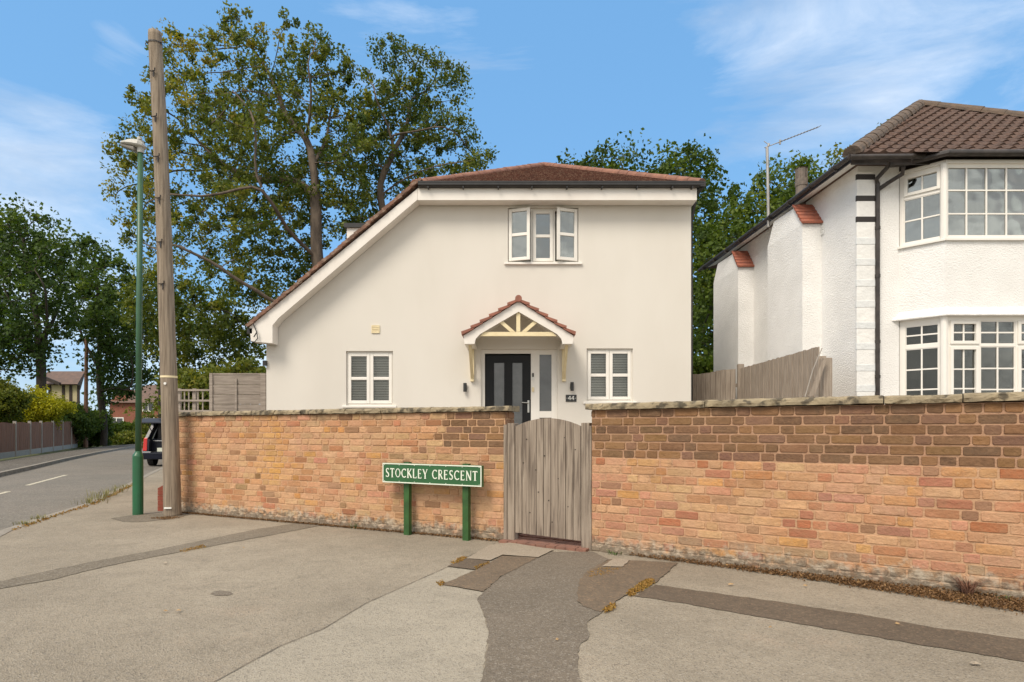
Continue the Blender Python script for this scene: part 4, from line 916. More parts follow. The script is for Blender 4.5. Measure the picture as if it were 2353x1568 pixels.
for sgn in (1, -1):
    for i in range(6):
        t0, t1 = i / 6, (i + 1) / 6; ua = lx + (ax - lx) * t0 - .03; ub = lx + (ax - lx) * t1 + .02; za = lz + (az - lz) * t0 + .012; zb_ = lz + (az - lz) * t1 + .012
        pl = [(ua, za), (ub, zb_ + .0), (ub, zb_ + .035), (ua - .01, za + .06)]
        if sgn < 0: pl = [(2 * ax - u_, z_) for u_, z_ in pl][::-1]
        mb.prism(FP, pl, -LW, .05)
mb.build('porch_roof', 'porch_tile', porch)
mb = MB(); mb.tube([(ax, YP - .06, az + .045), (ax, HYp - .003, az + .045)], .062, 14); mb.build('ridge_tile', 'porch_tile', porch)
mb = MB(); mb.prism(FP, [(qx(1103), qz(772)), (qx(1279), qz(772)), (qx(1270), qz(762.5)), (qx(1112), qz(762.5))], -.08, -.032)
mb.fbox(FP, qx(1186.5), qx(1195.5), -.08, -.033, qz(762), qz(710))
for sgn in (1, -1):
    pl = [(qx(1184), qz(762)), (qx(1172), qz(762)), (qx(1145), qz(739)), (qx(1152), qz(734))]
    if sgn < 0: pl = [(2 * qx(1191) - u_, z_) for u_, z_ in pl][::-1]
    mb.prism(FP, pl, -.08, -.034)
mb.build('truss', 'cream_paint', porch)
for px in (1085.5, 1295.5):
    mb = MB(); u_ = hx(px) ; 
    zt_ = hz(797); zb_ = hz(877)
    mb.box(u_ - .035, u_ + .035, HYp - .06, HYp - .002, zb_, zt_ + .06)
    mb.box(u_ - .035 - .02, u_ + .035 - .02, YP + .10, HYp - .061, zt_ - .01, zt_ + .05)
    a_ = [(HYp - .061, zb_ + .05), (HYp - .061, zb_ + .14), (YP + .22, zt_ - .011), (YP + .12, zt_ - .011)]
    m0 = [Vector((u_ - .03, y_, z_)) for y_, z_ in a_]; mb.hexa([m0[0], m0[1], m0[2], m0[3]] + [q + Vector((.055, 0, 0)) for q in m0])
    mb.build('bracket', 'cream_paint', porch)

# ------------------------------------------------------------------ the white neighbour
nb_ = thing('white_house', 'white roughcast house with brown tiled roof and two-storey bay window', 'house', (5.5, 9.7, GZ))
NY = 9.7
def nx_(px, Y=NY): return (px - CX) / F_PX * Y
def nz_(py, Y=NY): return EYE + (HY - py) / F_PX * Y
C0 = Vector((5.5, NY)); C1 = Vector((5.24, 15.5)); ZE = 5.41
FS = FR(C1, C0)     # side wall, facing left
FN = FR((0, NY), (1, NY))
bx0 = nx_(2066); byf = 9.26; bx1 = (2172 - CX) / F_PX * byf; bxe = 9.2
mb = MB(); mb.wall(FS, [(0, GZ - .4), (FS.len, GZ - .4), (FS.len, ZE), (0, ZE)], [])
mb.wall(FN, [(5.5, GZ - .4), (bx0, GZ - .4), (bx0, ZE), (5.5, ZE)], []); mb.wall(FN, [(bxe + (bx1 - bx0), GZ - .4), (12.2, GZ - .4), (12.2, ZE), (bxe + (bx1 - bx0), ZE)], [])
FBK = FR((12.2, 15.5), C1); mb.wall(FBK, [(0, GZ - .4), (FBK.len, GZ - .4), (FBK.len, ZE), (0, ZE)], [])
FRR = FR((12.2, NY), (12.2, 15.5)); mb.wall(FRR, [(0, GZ - .4), (5.8, GZ - .4), (5.8, ZE), (0, ZE)], [])
mb.build('wall', 'roughcast', nb_)
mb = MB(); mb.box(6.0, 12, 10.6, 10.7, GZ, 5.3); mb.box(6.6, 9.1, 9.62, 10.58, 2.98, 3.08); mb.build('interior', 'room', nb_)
# chimney breasts
for (ya, yb_, zt_) in ((10.73, 12.05, 5.24), (13.45, 14.9, 5.20)):
    def sx(y): return 5.5 - .0446 * (y - NY)
    mb = MB(); x0 = sx(ya) - .34; x1 = sx(ya) + .0; x2 = sx(yb_) - .34; x3 = sx(yb_)
    hs = .42
    bot = [(x0, ya, GZ - .4), (x1, ya, GZ - .4), (x3, yb_, GZ - .4), (x2, yb_, GZ - .4)]; top = [(x0, ya, zt_ - hs), (x1, ya, zt_ - hs), (x3, yb_, zt_ - hs), (x2, yb_, zt_ - hs)]
    mb.hexa(bot + top)
    # upper stage set back under a tiled slope on the street side
    mb.hexa([(x0, ya, zt_ - hs), (x1, ya, zt_ - hs), (x3, yb_, zt_ - hs), (x2, yb_, zt_ - hs), (x0 + .03, ya + .33, zt_), (x1, ya + .33, zt_), (x3, yb_ - .22, zt_), (x2 + .03, yb_ - .22, zt_)])
    cb = mb.build('chimney_breast', 'roughcast', nb_)
    mb = MB()
    for i in range(5):
        y_ = ya - .045 + i * .068; z_ = zt_ - hs + .004 + i * .084; 
        mb.hexa([(x0 - .03, y_, z_), (x1 - .002, y_, z_), (x1 - .002, y_ + .10, z_ + .095), (x0 - .03, y_ + .10, z_ + .095), (x0 - .03, y_ - .012, z_ + .03), (x1 - .002, y_ - .012, z_ + .03), (x1 - .002, y_ + .09, z_ + .125), (x0 - .03, y_ + .09, z_ + .125)])
    mb.build('creasing_tile', 'redtile', cb)
# quoins
mb = MB(); qa, qb = 5.5, nx_(2008)
qs = 1.1; zz = GZ; i = 0
mbg = MB(); mbk = MB()
mb.fbox(FN, qa - .03, qb, .0, .035, GZ - .3, 5.30)
mb.build('quoin_strip', 'smoothcast', nb_, bevel=.008)
def qband(nm, mt, py, h=.09): m_ = MB(); m_.fbox(FN, qa - .036, qb + .003, .002, .040, nz_(py) - h / 2, nz_(py) + h / 2); m_.build(nm, mt, nb_, bevel=.008)
for py in (409, 458, 506): qband('quoin_band', 'black_band', py)
for py in (556, 604, 652, 700, 749, 797, 846, 893): qband('quoin_block', 'quoin_grey', py, .11)
mb = MB(); mb.fbox(FS, FS.len - 1.15, FS.len - .95, .002, .012, 4.62, 4.80)
for i in range(4): mb.fbox(FS, FS.len - 1.14, FS.len - .96, .0125, .022, 4.63 + i * .042, 4.655 + i * .042)
mb.build('air_brick', 'smoothcast', nb_)
# downpipe and hopper run
mb = MB(); xp = nx_(2012.5); yp = NY - .05
mb.tube([P(2040, 372, 9.4), P(2039, 385, 9.45), P(2014, 412, 9.62), (xp, yp, nz_(425)), (xp, yp, GZ)], .032, 12); mb.tube([P(2075, 384, 9.4), P(2074, 400, 9.45), P(2040, 421, 9.62), (xp + .02, yp, nz_(438))], .032, 12)
for py in (530, 640, 790, 870): mb.tube([(xp, yp, nz_(py)), (xp, yp, nz_(py) + .05)], .04, 12)
mb.build('downpipe', 'brown_plastic', nb_, smooth=False)
# bay
zs_up, zt_up = 4.105, 5.25; z_ap0 = 2.95; zt_lo = 2.93; zs_lo = 1.45
pb = [(bx0, NY), (bx1, byf), (bxe, byf), (bxe + bx1 - bx0, NY)]
mb = MB(); mbb = MB()
for a, b_ in zip(pb[:-1], pb[1:]):
    F = FR(a, b_); mb.face([F.pt(0, 0, z_ap0 + .12), F.pt(F.len, 0, z_ap0 + .12), F.pt(F.len, 0, zs_up - .03), F.pt(0, 0, zs_up - .03)])
    mbb.face([F.pt(0, 0, GZ - .3), F.pt(F.len, 0, GZ - .3), F.pt(F.len, 0, zs_lo - .03), F.pt(0, 0, zs_lo - .03)])
    # flared foot of the apron with a drip lip
    def ex(a_, t_): return Vector(a_)
pin = pb; pout = [(bx0 - .12, NY), (bx1 - .03, byf - .085), (bxe + .03, byf - .085), (bxe + bx1 - bx0 + .12, NY)]
for k_ in range(3):
    i0, i1 = pin[k_], pin[k_ + 1]; o0, o1 = pout[k_], pout[k_ + 1]
    for (t0, z0_), (t1, z1_) in (((0, z_ap0 + .12), (.35, z_ap0 + .05)), ((.35, z_ap0 + .05), (1, z_ap0)), ((1, z_ap0), (1, z_ap0 - .02)), ((1, z_ap0 - .02), (-.5, z_ap0 - .025))):
        def L4(i_, o_, t_, z_): return (i_[0] + (o_[0] - i_[0]) * t_, i_[1] + (o_[1] - i_[1]) * t_, z_)
        mb.face([L4(i0, o0, t1, z1_), L4(i1, o1, t1, z1_), L4(i1, o1, t0, z0_), L4(i0, o0, t0, z0_)])
mb.build('bay_apron', 'roughcast', nb_); mbb.build('bay_base', 'roughcast', nb_)
def bay_window(F, z0, z1, units, label=None, cur=True, glassm='glass'):
    """units: (u0,u1,z0,z1,nx,nz,opening)"""
    mb = MB(); u0_ = .0; u1_ = F.len; w = -.02
    cas = MB(); pan = MB(); fb = MB()
    rect_frame(fb, F, u0_ + .0, u1_ - .0, z0, z1, .06, w - .07, w)
    us = sorted(set([u[0] for u in units] + [u[1] for u in units]))
    zs_ = sorted(set([(u[2], u[3]) for u in units]))
    # fill between units
    prev = u0_ + .06
    cols = sorted(set((u[0], u[1]) for u in units))
    for (a, b_) in cols:
        if a - prev > .004: fb.fbox(F, prev, a, w - .065, w - .002, z0 + .06, z1 - .06)
        prev = b_
    if u1_ - .06 - prev > .004: fb.fbox(F, prev, u1_ - .06, w - .065, w - .002, z0 + .06, z1 - .06)
    for (a, b_) in cols:
        rows = sorted([(u[2], u[3]) for u in units if (u[0], u[1]) == (a, b_)]); pz = z0 + .06
        for (c, d_) in rows:
            if c - pz > .004: fb.fbox(F, a + .0005, b_ - .0005, w - .065, w - .004, pz, c)
            pz = d_
        if z1 - .06 - pz > .004: fb.fbox(F, a + .0005, b_ - .0005, w - .065, w - .004, pz, z1 - .06)
    for (a, b_, c, d_, nx, nz, op) in units:
        fw = .048 if op else .012
        m_ = MB() if op else fb
        rect_frame(m_, F, a + .001, b_ - .001, c + .001, d_ - .001, fw, w - .03, w + (.018 if op else -.01))
        bars(m_, F, a + fw, b_ - fw, c + fw, d_ - fw, nx, nz, .022, w - .03, w - .008)
        pan.fbox(F, a + fw * .9, b_ - fw * .9, w - .026, w - .022, c + fw * .9, d_ - fw * .9)
        if op: cas.v += []; cas_list.append(m_)
    wnd = fb.build('bay_window', 'upvc', nb_)
    if label: wnd['label'] = label
    for m_ in cas_list: m_.build('casement', 'upvc', wnd, bevel=.004)
    cas_list.clear(); pan.build('pane', glassm, wnd)
    sb = MB(); sb.fbox(F, -.01, F.len + .01, -.09, .04, z0 - .032, z0 - .001); sb.build('sill', 'upvc', wnd)
    if cur: cb_ = MB(); cb_.fbox(F, .06, F.len - .06, -.22, -.21, z0, z1); cb_.build('curtain', 'curtain', wnd)
cas_list = []
Fs = FR(pb[0], pb[1]); Ff = FR(pb[1], pb[2]); Fe = FR(pb[2], pb[3])
zm_ = 4.86
for F in (Fs, Fe): bay_window(F, zs_up, zt_up, [(.06, F.len - .06, zm_ + .03, zt_up - .04, 2, 1, True), (.06, F.len - .06, zs_up + .05, zm_ - .02, 2, 2, False)], glassm='glass_grey')
bay_window(Ff, zs_up, zt_up, [(.03, .03 + 1.24, zs_up + .02, zt_up - .03, 4, 3, False), (1.31, 2.55, zs_up + .02, zt_up - .03, 4, 3, False)], glassm='glass_grey')
zq = 2.50
for F in (Fs, Fe): bay_window(F, zs_lo, zt_lo, [(.08, F.len - .09, zq + .03, zt_lo - .10, 2, 2, False), (.08, F.len - .09, zs_lo + .05, zq - .03, 2, 3, False)], cur=False)
un = []
x_ = .085
for k_ in range(5):
    wdt, op = ((.44, True) if k_ % 2 == 0 else (.53, False))
    un += [(x_, x_ + wdt, zq + .005, zt_lo - .07, 2, 2, op), (x_, x_ + wdt, zs_lo + .03, zq - .03, 2, 3, op)]; x_ += wdt + .03
    if x_ > Ff.len - .5: break
bay_window(Ff, zs_lo, zt_lo, un, cur=False)
mb = MB(); 
for (x, y) in pb[1:3]: mb.tube([(x, y + .03, zs_lo - .02), (x, y + .03, zt_lo)], .05, 10); mb.tube([(x, y + .03, zs_up - .02), (x, y + .03, zt_up)], .05, 10)
mb.build('corner_post', 'upvc', nb_)
mb = MB()
for F in (Fs, Ff, Fe): mb.fbox(F, 0, F.len, -.06, .012, zt_up + .001, zt_up + .05)
mb.build('head_trim', 'upvc', nb_)
mb = MB(); 
gl = [(bx0 - .35, NY - .28), (bx0 - .05, NY - .22), (bx1 - .06, byf - .13), (bxe + .06, byf - .13), (bxe + .6, NY - .05)]
gl3 = [Vector((x, y, zt_up + .10 - (.05 if i < 1 else 0))) for i, (x, y) in enumerate(gl)]
mb.tube(gl3, .05, 10)
mb.build('bay_gutter', 'brown_plastic', nb_)
# main roof
ex0 = 5.21; ey0 = 9.36; ezz = 5.43; ap = Vector((8.62, 12.9, 8.05)); ex1 = 12.2
ang_sx = -.0446
mb = MB(); e = Vector((1, 0, 0)); O = Vector((ex0, ey0, ezz)); mid = Vector((ap.x, ey0, ezz)); s = ap - mid; n = e.cross(s.normalized())
tiles(mb, O, e, s, n, [(0, 0), (ex1 - ex0, 0), (ap.x - ex0, s.length)], .25, 'pan', .215, .034)
E0 = O; E1_ = Vector((ex1, ey0, ezz)); B0 = Vector((ex0 + ang_sx * 6.5, ey0 + 6.5, ezz)); B1 = Vector((ex1, ey0 + 6.5, ezz))
mb.face([E0, E1_, ap]); mb.face([B0, E0, ap]); mb.face([E1_, B1, ap]); mb.face([B1, B0, ap]); mb.face([E0 - Vector((0, 0, .03)), B0 - Vector((0, 0, .03)), B1 - Vector((0, 0, .03)), E1_ - Vector((0, 0, .03))])
# small slope carried forward over the bay
O2 = Vector((bx0 - .05, byf - .10, zt_up + .13)); 
mb.face([O2, Vector((bxe + .2, byf - .10, zt_up + .13)), Vector((bxe + .2, 9.75, 5.66)), Vector((bx0 + .1, 9.75, 5.66))])
mb.build('roof', 'pantile', nb_)
ridge_caps(nb_, E0 + Vector((0, 0, .05)), ap + Vector((0, 0, .06)), .14, 'moss_ridge', .38); ridge_caps(nb_, E1_ + Vector((0, 0, .05)), ap + Vector((0, 0, .06)), .14, 'moss_ridge', .38)
mb = MB(); mb.box(ex0 + .02, 12.1, ey0 + .03, ey0 + .05, ezz - .14, ezz - .01)
q0, q1 = E0 + Vector((.03, .06, -.09)), B0 + Vector((.03, 0, -.09)); mb.hexa([q0, q0 + Vector((.02, 0, 0)), q1 + Vector((.02, 0, 0)), q1, q0 + Vector((0, 0, .08)), q0 + Vector((.02, 0, .08)), q1 + Vector((.02, 0, .08)), q1 + Vector((0, 0, .08))])
mb.build('fascia', 'brown_plastic', nb_); mb = MB(); mb.face([(ex0 + .05, ey0 + .05, ezz - .085), (5.5, NY, ezz - .015), (5.24, 15.5, ezz - .015), (B0.x + .05, 15.6, ezz - .085)]); mb.face([(ex0 + .05, ey0 + .05, ezz - .085), (12.1, ey0 + .05, ezz - .085), (12.1, NY, ezz - .02), (5.5, NY, ezz - .02)])
mb.build('soffit', 'smoothcast', nb_)
mb = MB(); mb.tube([E0 + Vector((-.05, -.05, -.06)), E0 + Vector((1.3, -.05, -.05))], .040, 12); mb.tube([E0 + Vector((-.05, -.05, -.06)), B0 + Vector((-.05, 0, -.08))], .040, 12)
for i in range(9): p = (E0 + Vector((-.05, -.05, -.06))).lerp(B0 + Vector((-.05, 0, -.10)), (i + .5) / 9); mb.tube([p, p + Vector((0, .05, 0))], .052, 12)
mb.build('gutter', 'brown_plastic', nb_)
# flue, aerial, flood light
mb = MB(); fx, fy = P(1841.5, 445, 11.35).xy; mb.tube([(fx, fy, 5.2), (fx, fy, 5.72), (fx, fy, 5.74), (fx, fy, 5.86)], [.105, .10, .11, .11], 14); mb.tube([(fx, fy, 5.86), (fx, fy, 6.05), (fx, fy, 6.06)], [.085, .10, .115], 14)
for q in range(8): an = q * math.pi / 4; mb.tube([(fx + .1 * math.cos(an), fy + .1 * math.sin(an), 5.86), (fx + .1 * math.cos(an), fy + .1 * math.sin(an), 6.05)], .012, 5)
mb.build('flue_pot', 'pot', nb_)
mb = MB(); ya = 12.0; mb.tube([P(1766, 522, ya), P(1764.5, 430, ya), P(1762.5, 338, ya)], .028, 10); aer = mb.build('aerial', 'galv', nb_)
mb = MB(); b0_, b1_ = P(1757, 340, ya), P(1881, 292, ya + .35); mb.tube([b0_, b1_], .009, 6)
for i in range(13): p = b0_.lerp(b1_, .28 + .72 * i / 12); h_ = .10; mb.tube([p + Vector((0, -h_, -.02)), p + Vector((0, h_, .02))], .006, 5)
for sg in (-1, 1): p = b0_.lerp(b1_, .10); mb.tube([p, p + Vector((-.10, sg * .05, .02 + .09 * sg))], .008, 5)
mb.tube([b0_.lerp(b1_, .28) + Vector((0, 0, -.05)), b0_.lerp(b1_, .28) + Vector((0, 0, .04))], .018, 6); mb.tube([b0_.lerp(b1_, .06), b0_.lerp(b1_, .08) + Vector((0, 0, .05))], .02, 6)
mb.build('aerial_array', 'galv', aer)
mb = MB(); c = P(1824, 782, 11.75); mb.box(c.x - .05, c.x + .04, c.y - .05, c.y + .05, c.z - .06, c.z + .05); mb.tube([c + Vector((.02, 0, .02)), c + Vector((.14, .02, .06))], .018, 8); mb.tube([c + Vector((0, 0, -.05)), c + Vector((-.07, -.02, -.085))], .035, 8); mb.build('flood_light', 'brown_plastic', nb_, bevel=.01)
mb = MB(); mb.tube([P(1832, 775, 11.9), P(1836, 800, 11.95), P(1826, 815, 11.95), P(1812, 820, 11.95)], .006, 5); mb.build('cable', 'galv', nb_)

# ------------------------------------------------------------------ garden fences
def board_fence(name, label, a, b_, z0, z1a, z1b, bw=.10, posts=(), matn='fence', capf=None):
    F = FR(a, b_); root = thing(name, label, 'fence', F.pt(F.len / 2, 0, z0)); mb = MB(); r = random.Random(int(F.len * 100)); u = 0
    while u < F.len - .01:
        t_ = u / F.len; zt = z1a + (z1b - z1a) * t_ + r.uniform(-.008, .008) + (capf(t_) if capf else 0); w_ = r.uniform(-.004, .004); e_ = min(u + bw - .004, F.len)
        mb.hexa([F.pt(u, .012 + w_, z0), F.pt(e_, .022 + w_, z0), F.pt(e_, .002 + w_, z0), F.pt(u, 0 + w_, z0), F.pt(u, .012 + w_, zt), F.pt(e_, .022 + w_, zt), F.pt(e_, .002 + w_, zt), F.pt(u, 0 + w_, zt)]); u += bw
    mb.build('board', matn, root)
    for u, h in posts: mb = MB(); mb.fbox(F, u - .05, u + .05, -.075, .045, z0, h); mb.build('fence_post', matn, root, bevel=.006)
    for z in (z0 + .3, (z0 + z1b) / 2, z1b - .35): mb = MB(); mb.fbox(F, 0, F.len, -.06, -.003, z, z + .07); mb.build('rail', matn, root)
    return root
fp0 = P(1700, 848, 13.0); fp1 = P(1884, 797, 9.5)
board_fence('wooden_fence', 'weathered vertical board fence running along the white house side wall', (fp0.x, 13.0), (fp1.x, 9.5), GZ, 2.50, 2.50, .095, [(.0, 2.60)], 'fence')
board_fence('wooden_fence', 'grey board fence closing the gap between the two houses', (3.40, 14.3), (fp0.x - .06, 13.05), GZ, 2.47, 2.47, .11, [], 'fence', capf=lambda t: .03 * math.sin(t * 9))
root = thing('fence_post', 'short stout timber gate post with diagonal brace at the fence end', 'post', (nx_(1905, 9.3), 9.3, GZ))
mb = MB(); a = nx_(1893, 9.3); b_ = nx_(1913, 9.3); zt = nz_(822, 9.3); mb.box(a, b_, 9.3, 9.42, GZ, zt); mb.box(a - .02, b_ - .03, 9.42, 9.52, GZ, zt + .04); mb.build('post', 'fence', root, bevel=.006)
mb = MB(); mb.hexa([P(1858, 910, 9.2), P(1872, 910, 9.2), P(1872, 910, 9.25), P(1858, 910, 9.25), P(1890, 828, 9.2), P(1899, 828, 9.2), P(1899, 828, 9.25), P(1890, 828, 9.25)]); mb.build('brace', 'fence', root)
mb = MB(); mb.tube([P(1889, 800, 9.15), P(1868, 850, 9.15), P(1850, 912, 9.15)], .008, 5); mb.build('rope', 'concrete', root)
# left: close horizontal panel and trellis
YF = 13.0
def fx_(px): return (px - CX) / F_PX * YF
def fz_(py): return EYE + (HY - py) / F_PX * YF
FF = FR((0, YF), (1, YF))
root = thing('garden_fence', 'grey horizontal board fence panel at the left corner of the cream house', 'fence', (fx_(545), YF, GZ))
mb = MB(); zt = fz_(862); zb = GZ; n_ = 9; hb = (zt - zb) / n_
for i in range(n_):
    z = zb + i * hb; a, b_ = fx_(489), fx_(601); 
    mb.hexa([FF.pt(a, .004, z + .004), FF.pt(b_, .004, z + .004), FF.pt(b_, -.02, z + .004), FF.pt(a, -.02, z + .004), FF.pt(a, .022, z + hb - .004), FF.pt(b_, .022, z + hb - .004), FF.pt(b_, -.0, z + hb - .004), FF.pt(a, -.0, z + hb - .004)])
mb.build('board', 'fence_h', root)
for a, b_ in ((483, 490), (600, 612)): mb = MB(); mb.fbox(FF, fx_(a), fx_(b_), -.06, .04, GZ, fz_(858)); mb.build('fence_post', 'fence_h', root)
mb = MB(); mb.fbox(FF, fx_(541), fx_(546), .023, .04, GZ, zt - .08); mb.fbox(FF, fx_(486), fx_(606), -.03, .03, zt + .003, zt + .035); mb.build('batten', 'fence_h', root)
root = thing('trellis_fence', 'low open wooden trellis between the brick wall and the grey panel', 'fence', (fx_(448), YF, GZ))
mb = MB()
for px in (424, 434, 455, 466): mb.fbox(FF, fx_(px) - .012, fx_(px) + .012, -.01, .008, GZ, fz_(899))
for py in (897, 921, 945): mb.fbox(FF, fx_(400), fx_(483), .009, .03, fz_(py) - .02, fz_(py) + .02)
mb.build('lattice', 'fence_h', root)
for px in (410, 445): mb = MB(); mb.fbox(FF, fx_(px) - .035, fx_(px) + .035, -.07, -.011, GZ, fz_(893)); mb.build('fence_post', 'fence_h', root)
# far fence across the road
fa = Vector((-22.7, 27.0)); fb_ = Vector((-32.1, 45.0)); fd = (fb_ - fa).normalized()
root = thing('panel_fence', 'brown timber fence with pale concrete posts across the road', 'fence', (fa.x, fa.y, 0))
a = fa - fd * 8; F = FR(fb_, a)
# facing the road
mb = MB(); mbc = MB(); u = 0; Lf = F.len
pxs = [163, 143, 121, 94, 68, 34]; us = [0] + [u_of(F, p) for p in pxs]; us = sorted([x for x in us if 0 <= x <= Lf]); us += [us[-1] + 4, us[-1] + 8]
us = [x for x in us if x <= Lf + .1]
def ftop(u): return 1.80 - .30 * min(1, u / 20)
for u in us[1:]:
    m_ = MB(); m_.fbox(F, u - .06, u + .06, -.06, .07, -.1, ftop(u) + .08); m_.build('fence_post', 'concrete', root)
u = 0; r = random.Random(9)
while u < Lf - .01:
    e_ = u + .14; w_ = r.uniform(-.006, .006); mb.fbox(F, u, e_ - .008, -.02 + w_, .01 + w_, .18, ftop(u) + .03 * math.sin(u * 2)); u += .14
mb.build('board', 'redfence', root); mb = MB(); mb.fbox(F, 0, Lf, -.025, .015, -.1, .175); mb.build('gravel_board', 'concrete', root)

# ------------------------------------------------------------------ far houses
hf = thing('half_timbered_house', 'distant cream gabled house with dark timbers behind the fence', 'house', P(160, 1000, 55.0))
Y_ = 55.0
def H(px, py, Y=Y_): q = P(px, py, Y); return q
mb = MB(); a = H(113, 925); b_ = H(182, 925); zz_ = H(0, 885).z; mb.hexa([(a.x, Y_, -.1), (b_.x, Y_, -.1), (b_.x - 5.2, Y_ + 7, -.1), (a.x - 5.2, Y_ + 7, -.1), (a.x, Y_, zz_), (b_.x, Y_, zz_), (b_.x - 5.2, Y_ + 7, zz_), (a.x - 5.2, Y_ + 7, zz_)]); mb.build('wall', 'cream_far', hf)
mb = MB(); z0 = H(0, 883).z; zt = H(0, 851).z
def Q(px, py, dy): q = H(px, py); return Vector((q.x, Y_ + dy, q.z))
mb.hexa([Q(100, 884, -.5), Q(187, 884, -.5), Q(187, 884, 7.5) + Vector((-5.4, 0, 0)), Q(100, 884, 7.5) + Vector((-5.4, 0, 0)), Q(92, 850, 3) + Vector((-1.6, 0, .15)), Q(182, 850, 3) + Vector((-1.6, 0, .15)), Q(182, 850, 3.4) + Vector((-1.8, 0, .15)), Q(92, 850, 3.4) + Vector((-1.8, 0, .15))])
mb.build('roof', 'roof_far', hf)
mb = MB(); mb.prism(FR((0, Y_ - .45), (1, Y_ - .45)), [(H(112, 0).x, H(0, 866).z - .35), (H(147, 0).x, z0 - .15), (H(147, 0).x, z0 + .1), (H(112, 0).x, H(0, 866).z)], -.1, .12); mb.build('verge_board', 'timber_dark', hf)
for px in (115, 146, 163, 181): mb = MB(); q = H(px, 0); mb.box(q.x - .12, q.x + .12, Y_ - .06, Y_ - .01, H(0, 930).z, z0 - .1); mb.build('timber', 'timber_dark', hf)
mb = MB(); mb.box(a.x, b_.x, Y_ - .07, Y_ - .012, H(0, 928).z - .1, H(0, 928).z + .15); mb.build('timber', 'timber_dark', hf)
rh = thing('red_brick_house', 'distant red brick house with white windows at the bend of the road', 'house', P(310, 1000, 80.0))
Y_ = 80.0
mb = MB(); a = H(252, 0, Y_).x; b_ = H(430, 0, Y_).x; mb.box(a, b_, Y_, Y_ + 9, -.1, H(0, 926, Y_).z); mb.prism(FR((0, Y_), (1, Y_)), [(a, H(0, 926, Y_).z), (H(297, 0, Y_).x, H(0, 926, Y_).z), (H(275, 0, Y_).x, H(0, 893, Y_).z)], -3, -.0); mb.build('wall', 'brick_red_far', rh)
mb = MB(); z0 = H(0, 926, Y_).z; zt = H(0, 895, Y_).z; mb.hexa([(a - .4, Y_ - .5, z0), (b_ + 1, Y_ - .5, z0), (b_ + 1, Y_ + 9.5, z0), (a - .4, Y_ + 9.5, z0), (a + 2.4, Y_ + 4.2, zt + .9), (b_ - 1, Y_ + 4.2, zt + .9), (b_ - 1, Y_ + 4.6, zt + .9), (a + 2.4, Y_ + 4.6, zt + .9)]); mb.build('roof', 'roof_far', rh)
for (px, py, w2, h2) in ((268, 969, .95, .55), (341, 936, .75, .6), (341, 970, .8, .6), (385, 936, .75, .6)):
    q = H(px, py, Y_); F = FR((0, Y_), (1, Y_)); mb = MB(); rect_frame(mb, F, q.x - w2, q.x + w2, q.z - h2, q.z + h2, .13, .01, .06); mb.fbox(F, q.x - .05, q.x + .05, .012, .058, q.z - h2 + .13, q.z + h2 - .13); wn = mb.build('window', 'white', rh)
    mb = MB(); mb.fbox(F, q.x - w2 + .1, q.x + w2 - .1, .004, .03, q.z - h2 + .1, q.z + h2 - .1); mb.build('pane', 'car_glass', wn)
q = P(197, 1010, 45.0); root = thing('telegraph_pole', 'distant thin reddish wooden telegraph pole in front of the far trees', 'telegraph pole', (q.x, 45, 0))
mb = MB(); mb.tube([(q.x, 45, -.1), (q.x + .02, 45, 3.5), (q.x + .05, 45, 7.9)], [.15, .13, .11], 12); mb.build('shaft', 'far_pole', root)
mb = MB(); mb.tube([(q.x + .05, 45, 7.9), (q.x + .05, 45, 8.02)], [.12, .05], 10); mb.build('pole_cap', 'galv', root)

# ------------------------------------------------------------------ car with raised tailgate (local: x right, y forward, rear at y=0)
car = thing('parked_car', 'dark navy hatchback parked by the kerb with its tailgate raised', 'car', (-12.28, 21.8, RZ))
ca = R(12)
CARL = Vector((-12.28, 21.8, RZ))
def K(x, y, z): return CARL + Vector((x * math.cos(ca) - y * math.sin(ca), x * math.sin(ca) + y * math.cos(ca), z))
def loft(mb, secs):
    for a, b_ in zip(secs[:-1], secs[1:]):
        n_ = len(a)
        for k_ in range(n_): mb.face([a[k_], a[(k_ + 1) % n_], b_[(k_ + 1) % n_], b_[k_]])
def sec(y, w_, zb_, zt_, tw): return [K(-w_ * .94, y, zb_), K(w_ * .94, y, zb_), K(w_, y, zb_ + .18), K(w_, y, zt_ - .15), K(tw, y, zt_), K(-tw, y, zt_), K(-w_, y, zt_ - .15), K(-w_, y, zb_ + .18)]
mb = MB(); S_ = [sec(.35, .84, .25, .98, .79), sec(1.0, .86, .22, .98, .80), sec(2.6, .86, .22, .98, .80), sec(3.3, .85, .24, .95, .78), sec(4.0, .76, .28, .82, .68), sec(4.15, .66, .34, .68, .6)]
loft(mb, S_); mb.face(S_[0][::-1]); mb.face(S_[-1])
